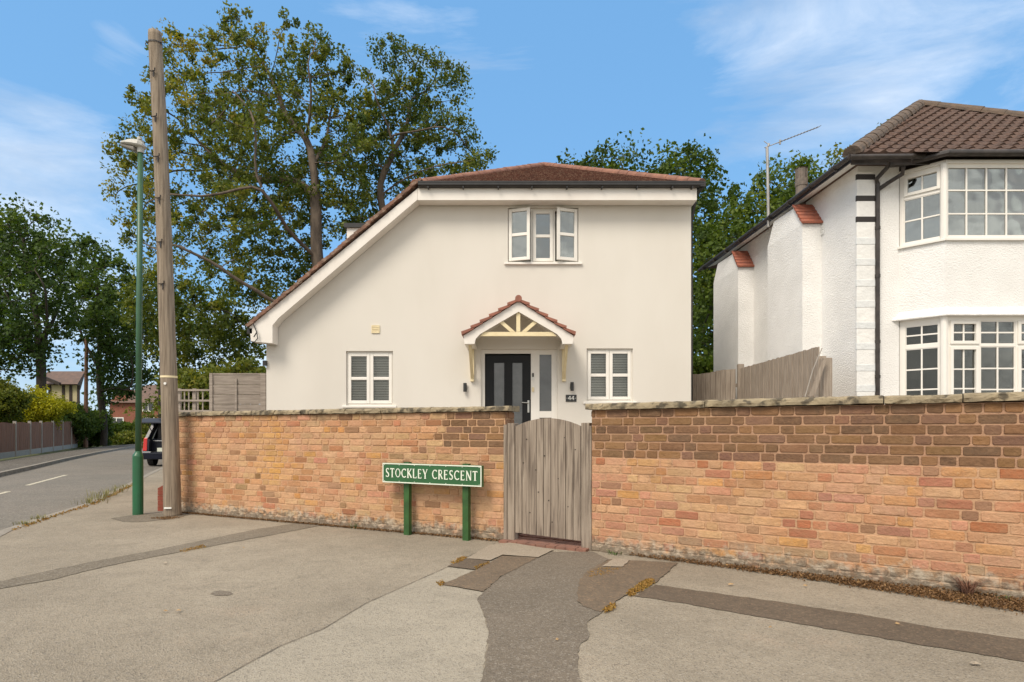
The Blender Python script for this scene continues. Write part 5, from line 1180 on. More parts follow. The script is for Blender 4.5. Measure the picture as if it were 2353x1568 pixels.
# rear quarter sides and pillars round the open boot
for sg in (-1, 1):
    o0 = [K(sg * .84, 0.0, .42), K(sg * .84, .36, .25), K(sg * .84, .36, .98), K(sg * .80, .02, .98)]; i0 = [K(sg * .66, 0.0, .42), K(sg * .66, .36, .25), K(sg * .66, .36, .98), K(sg * .64, .02, .98)]
    mb.hexa(o0 + i0)
    o0 = [K(sg * .80, .02, .98), K(sg * .80, .42, .98), K(sg * .66, .75, 1.50), K(sg * .66, .30, 1.50)]; i0 = [q + (K(-sg * .10, 0, 0) - K(0, 0, 0)) for q in o0]; mb.hexa(o0 + i0)
mb.hexa([K(-.68, .28, 1.47), K(.68, .28, 1.47), K(.66, 2.3, 1.49), K(-.66, 2.3, 1.49), K(-.64, .30, 1.53), K(.64, .30, 1.53), K(.62, 2.2, 1.56), K(-.62, 2.2, 1.56)])
mb.hexa([K(-.66, 2.2, 1.49), K(.66, 2.2, 1.49), K(.78, 3.2, .96), K(-.78, 3.2, .96), K(-.62, 2.2, 1.55), K(.62, 2.2, 1.55), K(.76, 3.25, .97), K(-.76, 3.25, .97)])
mb.build('body', 'car', car)
mb = MB()
for sg in (-1, 1): mb.hexa([K(sg * .79, .75, .97), K(sg * .79, 3.0, .97), K(sg * .66, 2.25, 1.47), K(sg * .66, .9, 1.47), K(sg * .76, .75, .97), K(sg * .76, 3.0, .97), K(sg * .63, 2.25, 1.47), K(sg * .63, .9, 1.47)])
mb.build('side_window', 'car_glass', car)
mb = MB(); mb.hexa([K(-.66, .9, 1.50), K(.66, .9, 1.50), K(.66, .93, .3), K(-.66, .93, .3), K(-.66, .94, 1.5), K(.66, .94, 1.5), K(.66, .97, .3), K(-.66, .97, .3)]); mb.hexa([K(-.65, .03, .50), K(.65, .03, .50), K(.65, .9, .50), K(-.65, .9, .50), K(-.65, .03, .53), K(.65, .03, .53), K(.65, .9, .53), K(-.65, .9, .53)]); mb.build('boot_lining', 'car_trim', car)
mb = MB(); mb.hexa([K(-.62, .30, .90), K(.62, .30, .90), K(.62, .85, .95), K(-.62, .85, .95), K(-.62, .30, .93), K(.62, .30, .93), K(.62, .85, .98), K(-.62, .85, .98)]); mb.build('parcel_shelf', 'silver', car)
mb = MB(); mb.hexa([K(-.42, .12, .53), K(-.1, .12, .53), K(-.1, .45, .53), K(-.42, .45, .53), K(-.42, .12, .66), K(-.1, .12, .66), K(-.1, .45, .66), K(-.42, .45, .66)]); mb.build('boot_tray', 'sign_white', car)
mb = MB(); mb.hexa([K(-.82, -.10, .26), K(.82, -.10, .26), K(.84, .3, .24), K(-.84, .3, .24), K(-.82, -.12, .50), K(.82, -.12, .50), K(.84, .1, .52), K(-.84, .1, .52)]); mb.build('bumper', 'car', car, bevel=.03)
mb = MB(); mb.hexa([K(-.80, -.125, .51), K(-.55, -.125, .51), K(-.55, .0, .51), K(-.80, .0, .51), K(-.80, -.12, .535), K(-.55, -.12, .535), K(-.55, .0, .535), K(-.80, .0, .535)]); mb.build('sill_trim', 'silver', car)
for sg in (-1, 1):
    mb = MB(); mb.hexa([K(sg * .85, -.02, .56), K(sg * .70, -.035, .56), K(sg * .72, .05, .56), K(sg * .855, .16, .56), K(sg * .82, .02, 1.02), K(sg * .70, .015, 1.02), K(sg * .70, .08, 1.04), K(sg * .82, .16, 1.04)]); mb.build('tail_light', 'red_lens', car, bevel=.02)
mb = MB(); a_, b1 = K(0, .32, 1.52), K(0, -.62, 1.66)
q = [K(-.64, .32, 1.50), K(.64, .32, 1.50), K(.66, -.55, 1.66), K(-.66, -.55, 1.66)]
mb.hexa(q + [x_ + Vector((0, 0, .06)) for x_ in q]); q = [K(-.66, -.55, 1.66), K(.66, -.55, 1.66), K(.70, -.86, 1.52), K(-.70, -.86, 1.52)]; mb.hexa(q + [x_ + Vector((0, 0, .05)) for x_ in q]); tg = mb.build('tailgate', 'car', car, bevel=.02)
mb = MB(); q = [K(-.55, .2, 1.49), K(.55, .2, 1.49), K(.56, -.40, 1.62), K(-.56, -.40, 1.62)]; mb.hexa([x_ - Vector((0, 0, .015)) for x_ in q] + q); mb.build('rear_window', 'car_glass', tg)
mb = MB()
for sg in (-1, 1): mb.tube([K(sg * .62, .25, 1.2), K(sg * .60, -.30, 1.60)], .015, 6)
mb.build('gas_strut', 'car_trim', tg)
for sg in (-1, 1):
    for yw in (.70, 3.25):
        mb = MB(); mb.tube([K(sg * .66, yw, .31), K(sg * .85, yw, .31)], .31, 22); wh = mb.build('wheel', 'rubber', car)
        mb = MB(); mb.tube([K(sg * .851, yw, .31), K(sg * .862, yw, .31)], [.20, .19], 16); mb.build('rim', 'silver', wh)

# ------------------------------------------------------------------ foliage and trees
def leaf_mesh(name, centers, radii, per, size, matn, parent, seed=0, tone_base=None, squash=1.0, droop=0.0):
    """leaf-sized folded faces scattered round every twig end"""
    g = np.random.default_rng(seed); n = len(centers)
    C = np.repeat(centers, per, axis=0); Rr = np.repeat(radii, per)
    d = g.normal(size=(n * per, 3)); d /= np.linalg.norm(d, axis=1)[:, None]; rad = g.random(n * per) ** 0.5
    d[:, 2] *= squash
    pos = C + d * (rad * Rr)[:, None]
    a = g.normal(size=pos.shape); a /= np.linalg.norm(a, axis=1)[:, None]
    b = g.normal(size=pos.shape); b -= a * (a * b).sum(1)[:, None]; b /= np.linalg.norm(b, axis=1)[:, None]; nn = np.cross(a, b)
    s = (size * (0.6 + 0.8 * g.random(len(pos))))[:, None]
    v = np.empty((len(pos), 4, 3)); v[:, 0] = pos - a * s * .5; v[:, 1] = pos + b * s * .34 + nn * s * .12; v[:, 2] = pos + a * s * .5; v[:, 3] = pos - b * s * .34 + nn * s * .12
    off = np.array(wloc(parent)) if parent else np.zeros(3)
    v = (v - off).reshape(-1, 3); m = len(pos)
    me = bpy.data.meshes.new(name); me.vertices.add(4 * m); me.vertices.foreach_set('co', v.ravel()); me.loops.add(4 * m); me.loops.foreach_set('vertex_index', np.arange(4 * m, dtype=np.int32))
    me.polygons.add(m); me.polygons.foreach_set('loop_start', np.arange(0, 4 * m, 4, dtype=np.int32)); me.update(calc_edges=True)
    tb = g.random(n) * .5 + .15 if tone_base is None else tone_base
    t = np.clip(np.repeat(tb, per) + g.normal(size=m) * .14, 0, 1)
    at = me.attributes.new('tone', 'FLOAT', 'FACE'); at.data.foreach_set('value', t.astype(np.float32))
    me.materials.append(M[matn]); o = bpy.data.objects.new(name, me); COL.objects.link(o)
    if parent: o.parent = parent
    return o
def in_poly(x, y, poly):
    c = np.zeros(len(x), bool); n = len(poly)
    for i in range(n):
        (x0, y0), (x1, y1) = poly[i], poly[(i + 1) % n]
        with np.errstate(divide='ignore', invalid='ignore'):
            t = ((y0 > y) != (y1 > y)) & (x < (x1 - x0) * (y - y0) / (y1 - y0 + 1e-12) + x0)
        c ^= t
    return c
def edge_dist(x, y, poly):
    d = np.full(len(x), 1e9); n = len(poly)
    for i in range(n):
        a = np.array(poly[i], float); b = np.array(poly[(i + 1) % n], float); ab = b - a
        t = np.clip(((x - a[0]) * ab[0] + (y - a[1]) * ab[1]) / (ab @ ab), 0, 1); d = np.minimum(d, np.hypot(x - a[0] - t * ab[0], y - a[1] - t * ab[1]))
    return d
def tree(name, label, outline, Y0, D, limbs, base, matn, bark, natt=1800, step=.42, kill=.75, infl=4.5, per=34, lsize=.15, lrad=.45, seed=1, group=None, tw=.010, holes=(), gamma=2.35, rmax=.5, tonef=None, front=1.0, thick=1.0, keepf=.86):
    """crown grown by space colonisation from hand-placed limbs: limb = list of (px,py,depth offset)"""
    g = np.random.default_rng(seed); xs, ys = [p[0] for p in outline], [p[1] for p in outline]
    att = []
    while len(att) < natt:
        x = g.uniform(min(xs), max(xs), 4000); y = g.uniform(min(ys), max(ys), 4000); ok = in_poly(x, y, outline)
        for h in holes: ok &= ~in_poly(x, y, h)
        x, y = x[ok], y[ok]; ed = edge_dist(x, y, outline) / F_PX * Y0
        half = np.minimum(D, 1.1 * ed + .5); dy = g.uniform(-front, 1, len(x)) * half; Y = Y0 + dy
        for i in range(len(x)): att.append(((x[i] - CX) / F_PX * Y[i], Y[i], EYE + (HY - y[i]) / F_PX * Y[i]))
    att = np.array(att[:natt])
    pos, par = [], []
    def add(p, q): pos.append(np.array(p, float)); par.append(q); return len(pos) - 1
    bpt = Vector(base); 
    nodes_px = {}
    for li, limb in enumerate(limbs):
        pts = [P(px, py, Y0 + dd) for px, py, dd in limb]
        if li == 0:
            prev = add(bpt, -1); last = bpt
        else:
            A_ = np.array(pos); prev = int(np.argmin(((A_ - np.array(pts[0])) ** 2).sum(1))); last = Vector(pos[prev])
        for p in pts:
            m = max(1, int((p - last).length / step))
            for k_ in range(1, m + 1):
                q = last.lerp(p, k_ / m) + Vector(g.normal(size=3) * .035 * (k_ < m)); prev = add(q, prev)
            last = p
    Apos = np.array(pos); d2 = np.full(len(att), 1e9); near_ = np.zeros(len(att), int)
    def upd(start):
        nonlocal d2, near_
        N_ = np.array(pos[start:]); 
        for i0 in range(0, len(N_), 256):
            dd = ((att[:, None, :] - N_[None, i0:i0 + 256]) ** 2).sum(2); j = dd.argmin(1); m = dd[np.arange(len(att)), j]; b = m < d2; d2 = np.where(b, m, d2); near_ = np.where(b, start + i0 + j, near_)
    upd(0)
    for it in range(90):
        alive = (d2 > kill ** 2)
        att, d2, near_ = att[alive], d2[alive], near_[alive]
        if len(att) == 0: break
        act = d2 < (infl if it > 6 else infl * 2) ** 2
        if not act.any(): act = d2 <= d2.min() * 1.5
        start = len(pos); P_ = np.array(pos); acc_ = {}
        dirs = att[act] - P_[near_[act]]; dirs /= np.linalg.norm(dirs, axis=1)[:, None]
        ids, inv = np.unique(near_[act], return_inverse=True); sm = np.zeros((len(ids), 3)); np.add.at(sm, inv, dirs)
        for i_, v_ in zip(ids, sm):
            L_ = np.linalg.norm(v_)
            if L_ < 1e-6: continue
            v_ = v_ / L_ + g.normal(size=3) * .22; v_ /= np.linalg.norm(v_); pos.append(P_[i_] + v_ * step); par.append(int(i_))
        if len(pos) == start: break
        upd(start)
    n = len(pos); ch = [[] for _ in range(n)]
    for i in range(1, n): ch[par[i]].append(i)
    rad = np.zeros(n)
    for i in range(n - 1, -1, -1):
        rad[i] = tw if not ch[i] else min(rmax, sum(rad[c] ** gamma for c in ch[i]) ** (1 / gamma) + .0004)
    rad = np.where(rad > .035, rad * (1 + (thick - 1) * np.clip((rad - .035) / .05, 0, 1)), rad)
    root = thing(name, label, 'tree', base, group)
    mb = MB(); starts = [0] + [c for i in range(n) for c in sorted(ch[i], key=lambda q: -rad[q])[1:]]
    for s_ in starts:
        chain = [s_] if s_ == 0 or par[s_] < 0 else [par[s_], s_]; cur = s_
        while ch[cur]: cur = max(ch[cur], key=lambda q: rad[q]); chain.append(cur)
        rr = [rad[c] for c in chain]
        if len(chain) > 1 and chain[0] != 0: rr[0] = min(rad[chain[0]], rr[1] * 1.15)
        if len(chain) < 2: continue
        if len(chain) > 5:
            pp = [Vector(pos[c]) for c in chain]; pp = [pp[0]] + [(pp[k_ - 1] + pp[k_] * 2 + pp[k_ + 1]) / 4 for k_ in range(1, len(pp) - 1)] + [pp[-1]]
        else: pp = [Vector(pos[c]) for c in chain]
        mx = max(rr); mb.tube(pp, rr, 10 if mx > .15 else (6 if mx > .04 else 3), False)
    mb.build('trunk', bark, root, smooth=True)
    tips = np.array([i for i in range(n) if rad[i] < tw * 1.75 and i > 3]); C_ = np.array(pos)[tips]
    lo = g.random(len(tips)); keep = lo < keepf; C_ = C_[keep]
    tb = g.random(len(C_)) * .55 + .1
    if tonef: tb = np.clip(tonef(C_, g), 0, 1)
    leaf_mesh('crown', C_, lrad * (.45 + 1.1 * g.random(len(C_)) ** 1.5), per, lsize, matn, root, seed + 50, tb)
    print(label[:30], 'nodes', n, 'leaves', len(C_) * per)
    return root
oak_out = [(215, 365), (262, 300), (285, 235), (270, 190), (325, 175), (335, 120), (385, 60), (440, 85), (480, 50), (505, 8), (560, 15), (600, 55), (650, 22), (715, 35), (740, 80), (790, 95), (800, 140), (850, 170), (880, 260), (870, 380), (850, 500), (770, 570), (700, 650), (640, 690), (585, 735), (560, 690), (480, 660), (420, 620), (330, 590), (260, 560), (255, 500), (225, 430), (255, 395)]
oak_limbs = [
    [(745, 760, 0), (733, 640, 0), (727, 560, 0), (725, 469, 0), (720.7, 398.6, 0), (713.7, 342, 0), (704, 314, .2), (685.5, 300, .5), (652.7, 258, 1.0), (634, 201, 1.5)],
    [(704, 314, .2), (713.7, 262, -.3), (718, 211, -.6), (704, 140, -1)],
    [(730, 600, 0), (704, 567, -.4), (671, 544, -1), (648, 506, -1.6), (624, 464, -2.0), (601, 431, -2.3), (582, 375, -2.5), (591, 328, -2.6), (587, 281, -2.6), (559, 234, -2.4), (531, 201, -2.2)],
    [(582, 427, -2.3), (512, 445, -2.6), (465, 455, -2.8), (418, 450, -3.0), (370, 440, -3)],
    [(723, 445, 0), (690, 422, .9), (652, 412, 1.8), (605, 417, 2.6), (540, 395, 3.2), (470, 340, 3.6), (430, 300, 3.8)],
    [(722, 375, 0), (737, 372, -.4), (770, 375, -1.2), (812, 328, -2), (830, 270, -2.4)],
    [(723, 370, 0), (746, 337, .7), (755, 290, 1.4), (770, 220, 2)],
    [(587, 300, -2.6), (540, 290, -3.2), (470, 250, -3.6), (400, 200, -3.8)],
    [(634, 201, 1.5), (600, 140, 2), (560, 80, 2.2)],
    [(740, 700, 0), (640, 702, -.6), (591, 666, -1.2), (559, 652, -1.5), (480, 600, -2), (400, 560, -2.5)],
    [(645, 500, -1.6), (580, 520, -2.6), (500, 520, -3.2), (400, 510, -3.5), (330, 500, -3.4)],
]
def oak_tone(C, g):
    # leaf tone gets yellower and paler towards the left and the top
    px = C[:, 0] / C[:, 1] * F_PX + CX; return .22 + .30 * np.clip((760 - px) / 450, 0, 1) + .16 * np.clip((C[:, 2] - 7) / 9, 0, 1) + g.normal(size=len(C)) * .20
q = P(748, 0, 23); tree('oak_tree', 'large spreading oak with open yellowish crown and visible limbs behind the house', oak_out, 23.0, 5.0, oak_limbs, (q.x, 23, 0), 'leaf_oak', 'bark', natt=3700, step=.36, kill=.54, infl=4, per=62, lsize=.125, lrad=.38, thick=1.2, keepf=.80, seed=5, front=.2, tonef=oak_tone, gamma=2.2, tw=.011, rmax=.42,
     holes=[[(360, 395), (420, 370), (470, 400), (450, 430), (390, 435)], [(600, 90), (660, 100), (650, 160), (610, 150)], [(640, 300), (690, 330), (680, 380), (640, 370)]])
oak2 = [(845, 85), (880, 75), (950, 95), (1010, 130), (1062, 135), (1075, 190), (1055, 245), (1085, 300), (1100, 330), (1145, 350), (1125, 395), (1040, 405), (960, 420), (900, 470), (850, 520), (790, 560), (770, 480), (810, 430), (800, 350), (790, 280), (830, 220), (840, 150)]
q = P(880, 0, 25); tree('oak_tree', 'smaller oak with twisted limbs rising behind the upper end of the sloping roof', oak2, 25.0, 3.6, [
    [(885, 600, 0), (877, 459, 0), (866, 422, 0), (887, 389, 0), (906, 347, 0), (896, 291, -.2), (873, 253, -.5), (858, 200, -.8)],
    [(880, 440, 0), (934, 408, -.5), (981, 389, -1.2), (1027, 375, -1.8), (1085, 370, -2)], [(905, 345, 0), (935, 300, .8), (943, 225, 1.4), (981, 211, 1.8), (1010, 180, 2)], [(887, 389, 0), (850, 372, .8), (812, 330, 1.6)], [(900, 310, 0), (960, 300, -1), (1020, 290, -1.5)], [(880, 500, 0), (830, 500, -.8), (800, 520, -1.3)]],
    (q.x, 25, 0), 'leaf_oak', 'bark', natt=2000, step=.38, kill=.54, infl=4, per=66, lsize=.125, lrad=.40, thick=1.2, keepf=.82, seed=8, front=.25, tonef=lambda C, g: .22 + g.normal(size=len(C)) * .18, tw=.012, gamma=2.15, rmax=.36)
q = P(365, 0, 30); tree('oak_tree', 'olive green tree with dark slim trunk hanging low behind the pole', [(285, 650), (340, 598), (400, 600), (450, 640), (510, 660), (560, 690), (600, 760), (612, 850), (560, 862), (500, 850), (440, 872), (405, 880), (360, 820), (310, 770), (280, 715)], 30.0, 4.0,
    [[(366, 985, 0), (368, 900, 0), (372, 820, 0), (385, 740, 0), (400, 660, 0)], [(370, 840, 0), (330, 780, -.5), (310, 720, -1)], [(378, 780, 0), (440, 760, .8), (510, 760, 1.2), (580, 800, 1.4)], [(385, 740, 0), (450, 700, -1), (540, 720, -1.8)]], (q.x, 30, 0), 'leaf_olive', 'bark_dark', natt=1200, step=.5, kill=.7, per=70, lsize=.17, lrad=.62, seed=12, tonef=lambda C, g: .35 + g.normal(size=len(C)) * .25)
q = P(95, 0, 38); tree('oak_tree', 'dense dark green tree with thick trunk behind the fence at far left', [(-90, 500), (-40, 475), (0, 468), (50, 465), (85, 495), (130, 505), (160, 545), (175, 610), (170, 700), (165, 780), (120, 830), (40, 862), (-90, 870)], 38.0, 6.5,
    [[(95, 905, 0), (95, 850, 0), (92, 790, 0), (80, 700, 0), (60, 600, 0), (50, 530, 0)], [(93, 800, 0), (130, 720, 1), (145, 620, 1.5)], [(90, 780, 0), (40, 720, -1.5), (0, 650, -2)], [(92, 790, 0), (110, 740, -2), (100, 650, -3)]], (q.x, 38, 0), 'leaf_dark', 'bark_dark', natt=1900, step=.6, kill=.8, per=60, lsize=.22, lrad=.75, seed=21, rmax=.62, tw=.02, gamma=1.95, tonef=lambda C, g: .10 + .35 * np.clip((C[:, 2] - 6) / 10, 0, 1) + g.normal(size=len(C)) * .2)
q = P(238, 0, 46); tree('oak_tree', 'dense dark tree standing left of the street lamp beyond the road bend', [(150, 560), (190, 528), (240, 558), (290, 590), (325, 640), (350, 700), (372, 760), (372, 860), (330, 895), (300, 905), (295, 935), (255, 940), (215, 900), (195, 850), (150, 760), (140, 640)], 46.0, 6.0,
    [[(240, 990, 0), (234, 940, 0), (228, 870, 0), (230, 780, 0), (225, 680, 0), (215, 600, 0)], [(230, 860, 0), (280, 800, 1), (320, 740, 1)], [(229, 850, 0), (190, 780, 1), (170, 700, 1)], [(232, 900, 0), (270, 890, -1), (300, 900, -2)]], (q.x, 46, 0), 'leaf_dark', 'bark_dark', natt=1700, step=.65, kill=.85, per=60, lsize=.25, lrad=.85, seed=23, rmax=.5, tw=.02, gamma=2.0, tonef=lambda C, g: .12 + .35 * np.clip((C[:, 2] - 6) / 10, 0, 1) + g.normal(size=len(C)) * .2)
q = P(1470, 0, 28); tree('oak_tree', 'broad green tree whose top shows above the right half of the red roof', [(1283, 378), (1296, 362), (1318, 385), (1345, 372), (1380, 340), (1420, 335), (1440, 318), (1462, 350), (1490, 375), (1530, 340), (1565, 345), (1582, 325), (1612, 352), (1650, 375), (1690, 430), (1700, 480), (1690, 600), (1680, 860), (1560, 880), (1400, 800), (1300, 600)], 28.0, 4.5,
    [[(1480, 800, 0), (1478, 650, 0), (1470, 520, 0), (1440, 430, 0), (1430, 360, 0)], [(1478, 600, 0), (1540, 500, .5), (1570, 400, .5), (1590, 345, .5)], [(1475, 560, 0), (1600, 620, 0), (1650, 500, 0)], [(1478, 700, 0), (1560, 760, -1), (1640, 760, -1)]], (q.x, 28, 0), 'leaf_bright', 'bark_dark', natt=2300, step=.5, kill=.65, per=60, lsize=.18, lrad=.65, seed=31, tonef=lambda C, g: .22 + g.normal(size=len(C)) * .2)
q = P(1780, 0, 21); tree('ivy_clad_tree', 'bright green bushy tree filling the gap behind the white house aerial', [(1596, 560), (1650, 500), (1700, 440), (1745, 415), (1790, 388), (1830, 362), (1862, 350), (1888, 362), (1900, 400), (1925, 470), (1880, 640), (1760, 800), (1680, 875), (1590, 875)], 21.0, 2.8,
    [[(1770, 900, 0), (1765, 760, 0), (1775, 600, 0), (1790, 500, 0), (1820, 420, 0)], [(1768, 700, 0), (1700, 620, 0), (1660, 560, 0)], [(1770, 780, 0), (1680, 780, 0), (1620, 760, 0)], [(1780, 560, 0), (1850, 480, 0)]], (q.x, 21, 0), 'leaf_bright', 'bark_dark', natt=2400, step=.4, kill=.48, per=60, lsize=.14, lrad=.52, seed=33, tonef=lambda C, g: .45 + g.normal(size=len(C)) * .24)
q = P(2010, 0, 24); tree('slender_tree', 'sparse leafy branches peeping over the hip of the white house roof', [(1890, 400), (1915, 345), (1935, 355), (1945, 318), (1975, 335), (2000, 300), (2030, 290), (2052, 255), (2060, 285), (2090, 320), (2110, 500), (1930, 520)], 24.0, 1.8,
    [[(2020, 700, 0), (2015, 500, 0), (2005, 400, 0), (2035, 290, 0)], [(2010, 450, 0), (1950, 380, 0), (1925, 350, 0)], [(2010, 420, 0), (1985, 330, 0)]], (q.x, 24, 0), 'leaf_oak', 'bark_dark', natt=380, step=.35, kill=.55, per=22, lsize=.15, lrad=.36, seed=37)

def shrub(name, label, cat, c, rx, ry, rz, n, per, size, matn, seed, group=None, lumpy=.25, base_z=0.0, lrad=.3):
    g = np.random.default_rng(seed); root = thing(name, label, cat, (c[0], c[1], base_z), group)
    d = g.normal(size=(n, 3)); d /= np.linalg.norm(d, axis=1)[:, None]; rr = (g.random(n) ** .3) * (1 + lumpy * np.sin(d[:, 0] * 5 + seed) * np.sin(d[:, 2] * 4 + 1) + lumpy * .5 * g.normal(size=n))
    C_ = np.array(c) + d * rr[:, None] * np.array([rx, ry, rz]); C_[:, 2] = np.maximum(C_[:, 2], base_z + .03)
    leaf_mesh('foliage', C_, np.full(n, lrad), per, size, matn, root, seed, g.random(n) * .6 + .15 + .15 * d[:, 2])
    mb = MB(); b0 = Vector((c[0], c[1], base_z - .05))
    for k_ in range(7):
        t_ = Vector(C_[k_ * 3 % n]); mb.tube([b0 + Vector((g.normal() * .05, g.normal() * .05, 0)), b0.lerp(t_, .5) + Vector((0, 0, .1)), t_], [.035, .025, .01], 5, False)
    mb.build('stem', 'bark_dark', root)
    return root
def S3(px, py, Y): q = P(px, py, Y); return (q.x, q.y, q.z)
shrub('garden_shrub', 'golden yellow conifer hedge behind the far timber fence', 'shrub', S3(72, 940, 37.5), 1.75, 1.2, 1.0, 800, 40, .11, 'leaf_yellow', 41)
shrub('garden_shrub', 'green bush at the left edge behind the far fence', 'shrub', S3(-6, 925, 34), 1.1, 1.3, 1.1, 700, 36, .12, 'leaf_olive', 42)
shrub('garden_shrub', 'dark green bush right of the golden hedge under the timbered house', 'shrub', S3(165, 972, 44), 1.9, 1.6, 1.1, 300, 34, .18, 'leaf_dark', 43)
shrub('garden_shrub', 'dark shrub spilling over the pavement at the fence end', 'shrub', S3(208, 985, 47), 1.6, 1.4, 1.7, 300, 34, .18, 'leaf_dark', 44)
for i, (px, py, Y, rx_, rz_, ml, lab) in enumerate(((256, 995, 60, 1.3, .9, 'leaf_bright', 'small rounded bush beside the far tree trunk'), (291, 990, 60, 1.4, .8, 'leaf_bright', 'clipped light green bush left of the street lamp column'), (345, 985, 62, 1.8, .9, 'leaf_olive', 'yellow green hedge clump above the parked car'), (265, 1010, 56, 2.4, .6, 'leaf_olive', 'low grassy bank shrubs under the far clipped bushes'))):
    shrub('garden_shrub', lab, 'shrub', S3(px, py, Y), rx_, 1.3, rz_, 220, 28, .2, ml, 50 + i)
for i, (px, py, Y, rx_, rz_, ml, lab) in enumerate(((448, 925, 22, 1.0, .9, 'leaf_olive', 'olive bush seen through the wooden trellis'), (430, 880, 26, .8, .35, 'leaf_olive', 'pale leafy bush top showing over the trellis'), (560, 880, 24, 1.5, .7, 'leaf_olive', 'green bush behind the grey horizontal fence panel'), (1625, 880, 17.5, 1.0, .55, 'leaf_bright', 'low bush peeping over the board fence between the houses'), (455, 960, 34, 3.2, 1.6, 'leaf_olive', 'wide olive bush far behind the garden wall'))):
    shrub('garden_shrub', lab, 'shrub', S3(px, py, Y), rx_, .9, rz_, 260, 30, .15, ml, 60 + i)
# far belt of woodland closing the view
g_ = np.random.default_rng(90); n = 2600; C_ = np.column_stack([g_.uniform(-130, 90, n), g_.uniform(120, 135, n), np.abs(g_.normal(size=n)) * 3.2 + .3])
o = leaf_mesh('woodland', C_, np.full(n, 1.8), 14, .9, 'leaf_dark', None, 90); o['kind'] = 'stuff'; o['label'] = 'belt of distant woodland along the horizon'
mb = MB()

# ------------------------------------------------------------------ small ground cover
def litter_strip(name, label, pts, n, size, matn, seed, zmax=.02):
    g = np.random.default_rng(seed); P_ = [Vector((*p, 0)) for p in pts]
    out_ = []
    tris = tessellate_polygon([P_]); ar = [abs((P_[b] - P_[a]).cross(P_[c] - P_[a]).z) / 2 for a, b, c in tris]; pr = np.array(ar) / sum(ar)
    for t in g.choice(len(tris), n, p=pr):
        a, b, c = [P_[k_] for k_ in tris[t]]; u, v = g.random(2)
        if u + v > 1: u, v = 1 - u, 1 - v
        q = a + (b - a) * u + (c - a) * v; out_.append((q.x, q.y, .012 + g.random() ** 2 * zmax))
    out_ = np.array(out_); o = leaf_mesh(name, out_, np.full(len(out_), .015), 3, size, matn, None, seed, squash=.4); o['kind'] = 'stuff'; o['label'] = label
    return o
M['leaf_litter'] = leaf_mat('brown_litter', (0.10, 0.055, 0.025), (0.21, 0.115, 0.05), (0.36, 0.22, 0.09), .05)
# soil and dead leaves gathered along the foot of the right-hand wall
fw = lambda u, w_: FRt.pt(u, w_, 0).xy
ua = u_of(FRt, 1480); ub = LEN_R
edge = [fw(u_of(FRt, p), .01) for p in (1450, 1700, 2000, 2353)] + [fw(LEN_R, .01)]
outr = [fw(LEN_R, .6)] + [fw(u_of(FRt, 2353) , .34), fw(u_of(FRt, 2150), .26), fw(u_of(FRt, 1950), .17), fw(u_of(FRt, 1700), .07), fw(u_of(FRt, 1450), .02)]
litter_strip('leaf_litter', 'drift of brown dead leaves along the foot of the wall', edge + outr, 19000, .016, 'leaf_litter', 3, .03)
outr2 = [fw(LEN_R, .8)] + [fw(u_of(FRt, 2353) , .45), fw(u_of(FRt, 2150), .32), fw(u_of(FRt, 1950), .24), fw(u_of(FRt, 1700), .13), fw(u_of(FRt, 1450), .05)]
litter_strip('leaf_litter', 'thin scatter of dead leaf scraps beyond the drift', edge + outr2, 2600, .012, 'leaf_litter', 4, .006)
we_ = [FL.pt(u, .01, 0).xy for u in (0.2, 2.5, LEN_L - .02)] + [FL.pt(u, .06, 0).xy for u in (LEN_L - .02, 2.5, .2)]
litter_strip('leaf_litter', 'thin brown debris line under the left brick wall', we_, 1500, .018, 'leaf_litter', 6, .01)
def tuft(label, c, n, h, matn, seed, spread=.06, group='weeds in the pavement'):
    r = random.Random(seed); mb = MB(); c = Vector((c[0], c[1], 0)); z0 = RZ if False else 0
    for i in range(n):
        a = r.random() * 6.28; p = c + Vector((math.cos(a), math.sin(a), 0)) * r.random() * spread; dr = Vector((math.cos(a + r.uniform(-1, 1)), math.sin(a + r.uniform(-1, 1)), 0)); hh_ = h * r.uniform(.5, 1.2); w_ = Vector((-dr.y, dr.x, 0)) * .003
        m1 = p + dr * hh_ * .25 + Vector((0, 0, hh_ * .6)); t_ = p + dr * hh_ * r.uniform(.5, .9) + Vector((0, 0, hh_ * .85))
        mb.face([p - w_, p + w_, m1 + w_, m1 - w_]); mb.face([m1 - w_, m1 + w_, t_])
    mb.org = (c.x, c.y, 0); o = mb.build('weed_tuft', matn); tag(o, label, 'weed')
    return o
tuft('small green weed at the wall foot left of the sign', FL.pt(u_of(FL, 818), .02, 0), 22, .09, 'weed_green', 1)
tuft('tiny green weed at the wall foot just right of the gate', FRt.pt(u_of(FRt, 1418), .05, 0), 26, .05, 'weed_green', 2)
tuft('dark red dried weed stalk standing against the right wall', FRt.pt(u_of(FRt, 2222), .05, 0), 110, .17, 'redfence', 5, .03)
tuft('small green weed in the leaf drift at far right', FRt.pt(u_of(FRt, 2318), .06, 0), 30, .05, 'weed_green', 7)
for i, (px, py) in enumerate(((224, 1150), (244, 1141), (207, 1158), (264, 1131), (284, 1122))): tuft(('tallest pale grass tuft on the kerb left of the street lamp', 'dry grass tuft in the middle of the kerb weeds', 'lowest kerb grass tuft nearest the camera', 'short dry grass behind the kerb weeds', 'farthest grass tuft on the kerb beside the lamp column')[i], G(px, py), 60, (.20, .14, .12, .12, .10)[i], 'weed', 20 + i, .25)
for i, (px, py) in enumerate(((92, 1193), (55, 1206))): tuft(('flat yellow weed tuft at the kerb edge, lower left', 'sparse yellow weeds at the kerb nearest the left frame edge')[i], G(px, py), 60, .06, 'weed', 30 + i, .12)
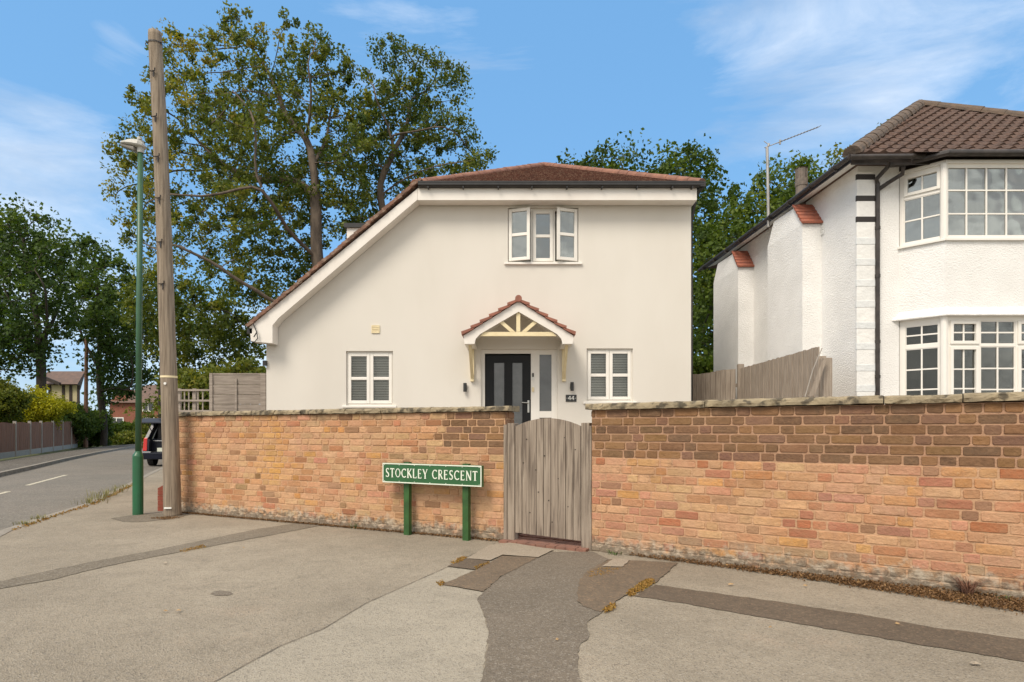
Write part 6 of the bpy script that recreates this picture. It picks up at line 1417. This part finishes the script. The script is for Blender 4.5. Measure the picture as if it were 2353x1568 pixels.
def moss(label, pts, n, matn, seed, size=.016, zmax=.012): litter_strip('moss', label, [G(x, y).xy for x, y in pts], n, size * .8, matn, seed, zmax * .5)
M['moss_l'] = leaf_mat('orange_moss_tufts', (0.20, 0.13, 0.03), (0.36, 0.19, 0.045), (0.30, 0.30, 0.06), .1)
moss('orange moss in the joint between brown patch and trench', [(1440, 1366), (1478, 1338), (1500, 1332), (1503, 1343), (1470, 1364), (1448, 1374)], 420, 'moss_l', 1)
moss('orange moss at the edge of the brown patch', [(1386, 1408), (1402, 1392), (1416, 1392), (1410, 1403), (1394, 1412)], 120, 'moss_l', 2)
moss('orange moss by the dark square patch', [(1036, 1297), (1058, 1284), (1075, 1280), (1066, 1290), (1044, 1300)], 110, 'moss_l', 3)
moss('orange moss at the corner of the brown patch', [(1003, 1343), (1018, 1337), (1020, 1346), (1010, 1349)], 40, 'moss_l', 4)
moss('orange moss along the patch edge', [(1090, 1306), (1110, 1298), (1124, 1293), (1122, 1299), (1105, 1306), (1094, 1312)], 80, 'moss_l', 5, .012)
moss('moss scattered on brown patch by slab', [(1345, 1318), (1385, 1306), (1430, 1308), (1400, 1322), (1350, 1330)], 120, 'moss_l', 6, .010, .004)
moss('dry moss on the trench edge', [(410, 1268), (470, 1253), (475, 1260), (420, 1272)], 130, 'moss_l', 7, .012, .004)
moss('brown dry moss at the pole foot', [(340, 1193), (380, 1189), (425, 1190), (380, 1196)], 200, 'leaf_litter', 8, .016, .004)
kl = [near[k_] for k_ in range(4, 9)]; kp = [(x + .10, y) for x, y in kl] + [(x + .20, y + .03) for x, y in kl][::-1]
litter_strip('moss', 'dry moss and grass along the near kerb', kp, 420, .022, 'moss_l', 9, .006)
# scattered fallen leaves and bits
r = random.Random(31)
for i, (px, py, s_) in enumerate(((381, 1297, .05), (1678, 1347, .045), (410, 1408, .035), (380, 1409, .025), (1850, 1350, .03), (2060, 1438, .03), (2240, 1530, .05), (560, 1262, .02), (1280, 1475, .02), (1770, 1447, .02))):
    c = G(px, py); mb = MB(); a0 = r.random() * 6; pts = []
    for k_ in range(9): an = a0 + k_ * 2 * math.pi / 9; rr_ = s_ * (.55 if k_ % 2 else 1.0) * (.7 + .5 * r.random()) * .5; pts.append(c + Vector((math.cos(an) * rr_ * 1.3, math.sin(an) * rr_ * .8, .010 + r.random() * .008)))
    ctr = c + Vector((0, 0, .024))
    for k_ in range(9): mb.face([ctr, pts[k_], pts[(k_ + 1) % 9]])
    mb.org = tuple(c); lab = ('pale scrap lying left of the sign below the trench', 'curled oak leaf between wall and right trench', 'dry leaf on the open pavement at left', 'smaller dry leaf beside another at left', 'leaf on the pale strip above the right trench', 'dry leaf lying on the right trench', 'pale worn scrap at the right edge', 'tiny pale leaf near the left trench', 'tiny leaf on the dark footpath', 'tiny pale leaf on the right trench middle')[i]
    o = mb.build('fallen_leaf', 'slab' if i in (0, 6) else 'dead_leaf'); tag(o, lab, 'leaf', 'fallen leaves on the pavement')
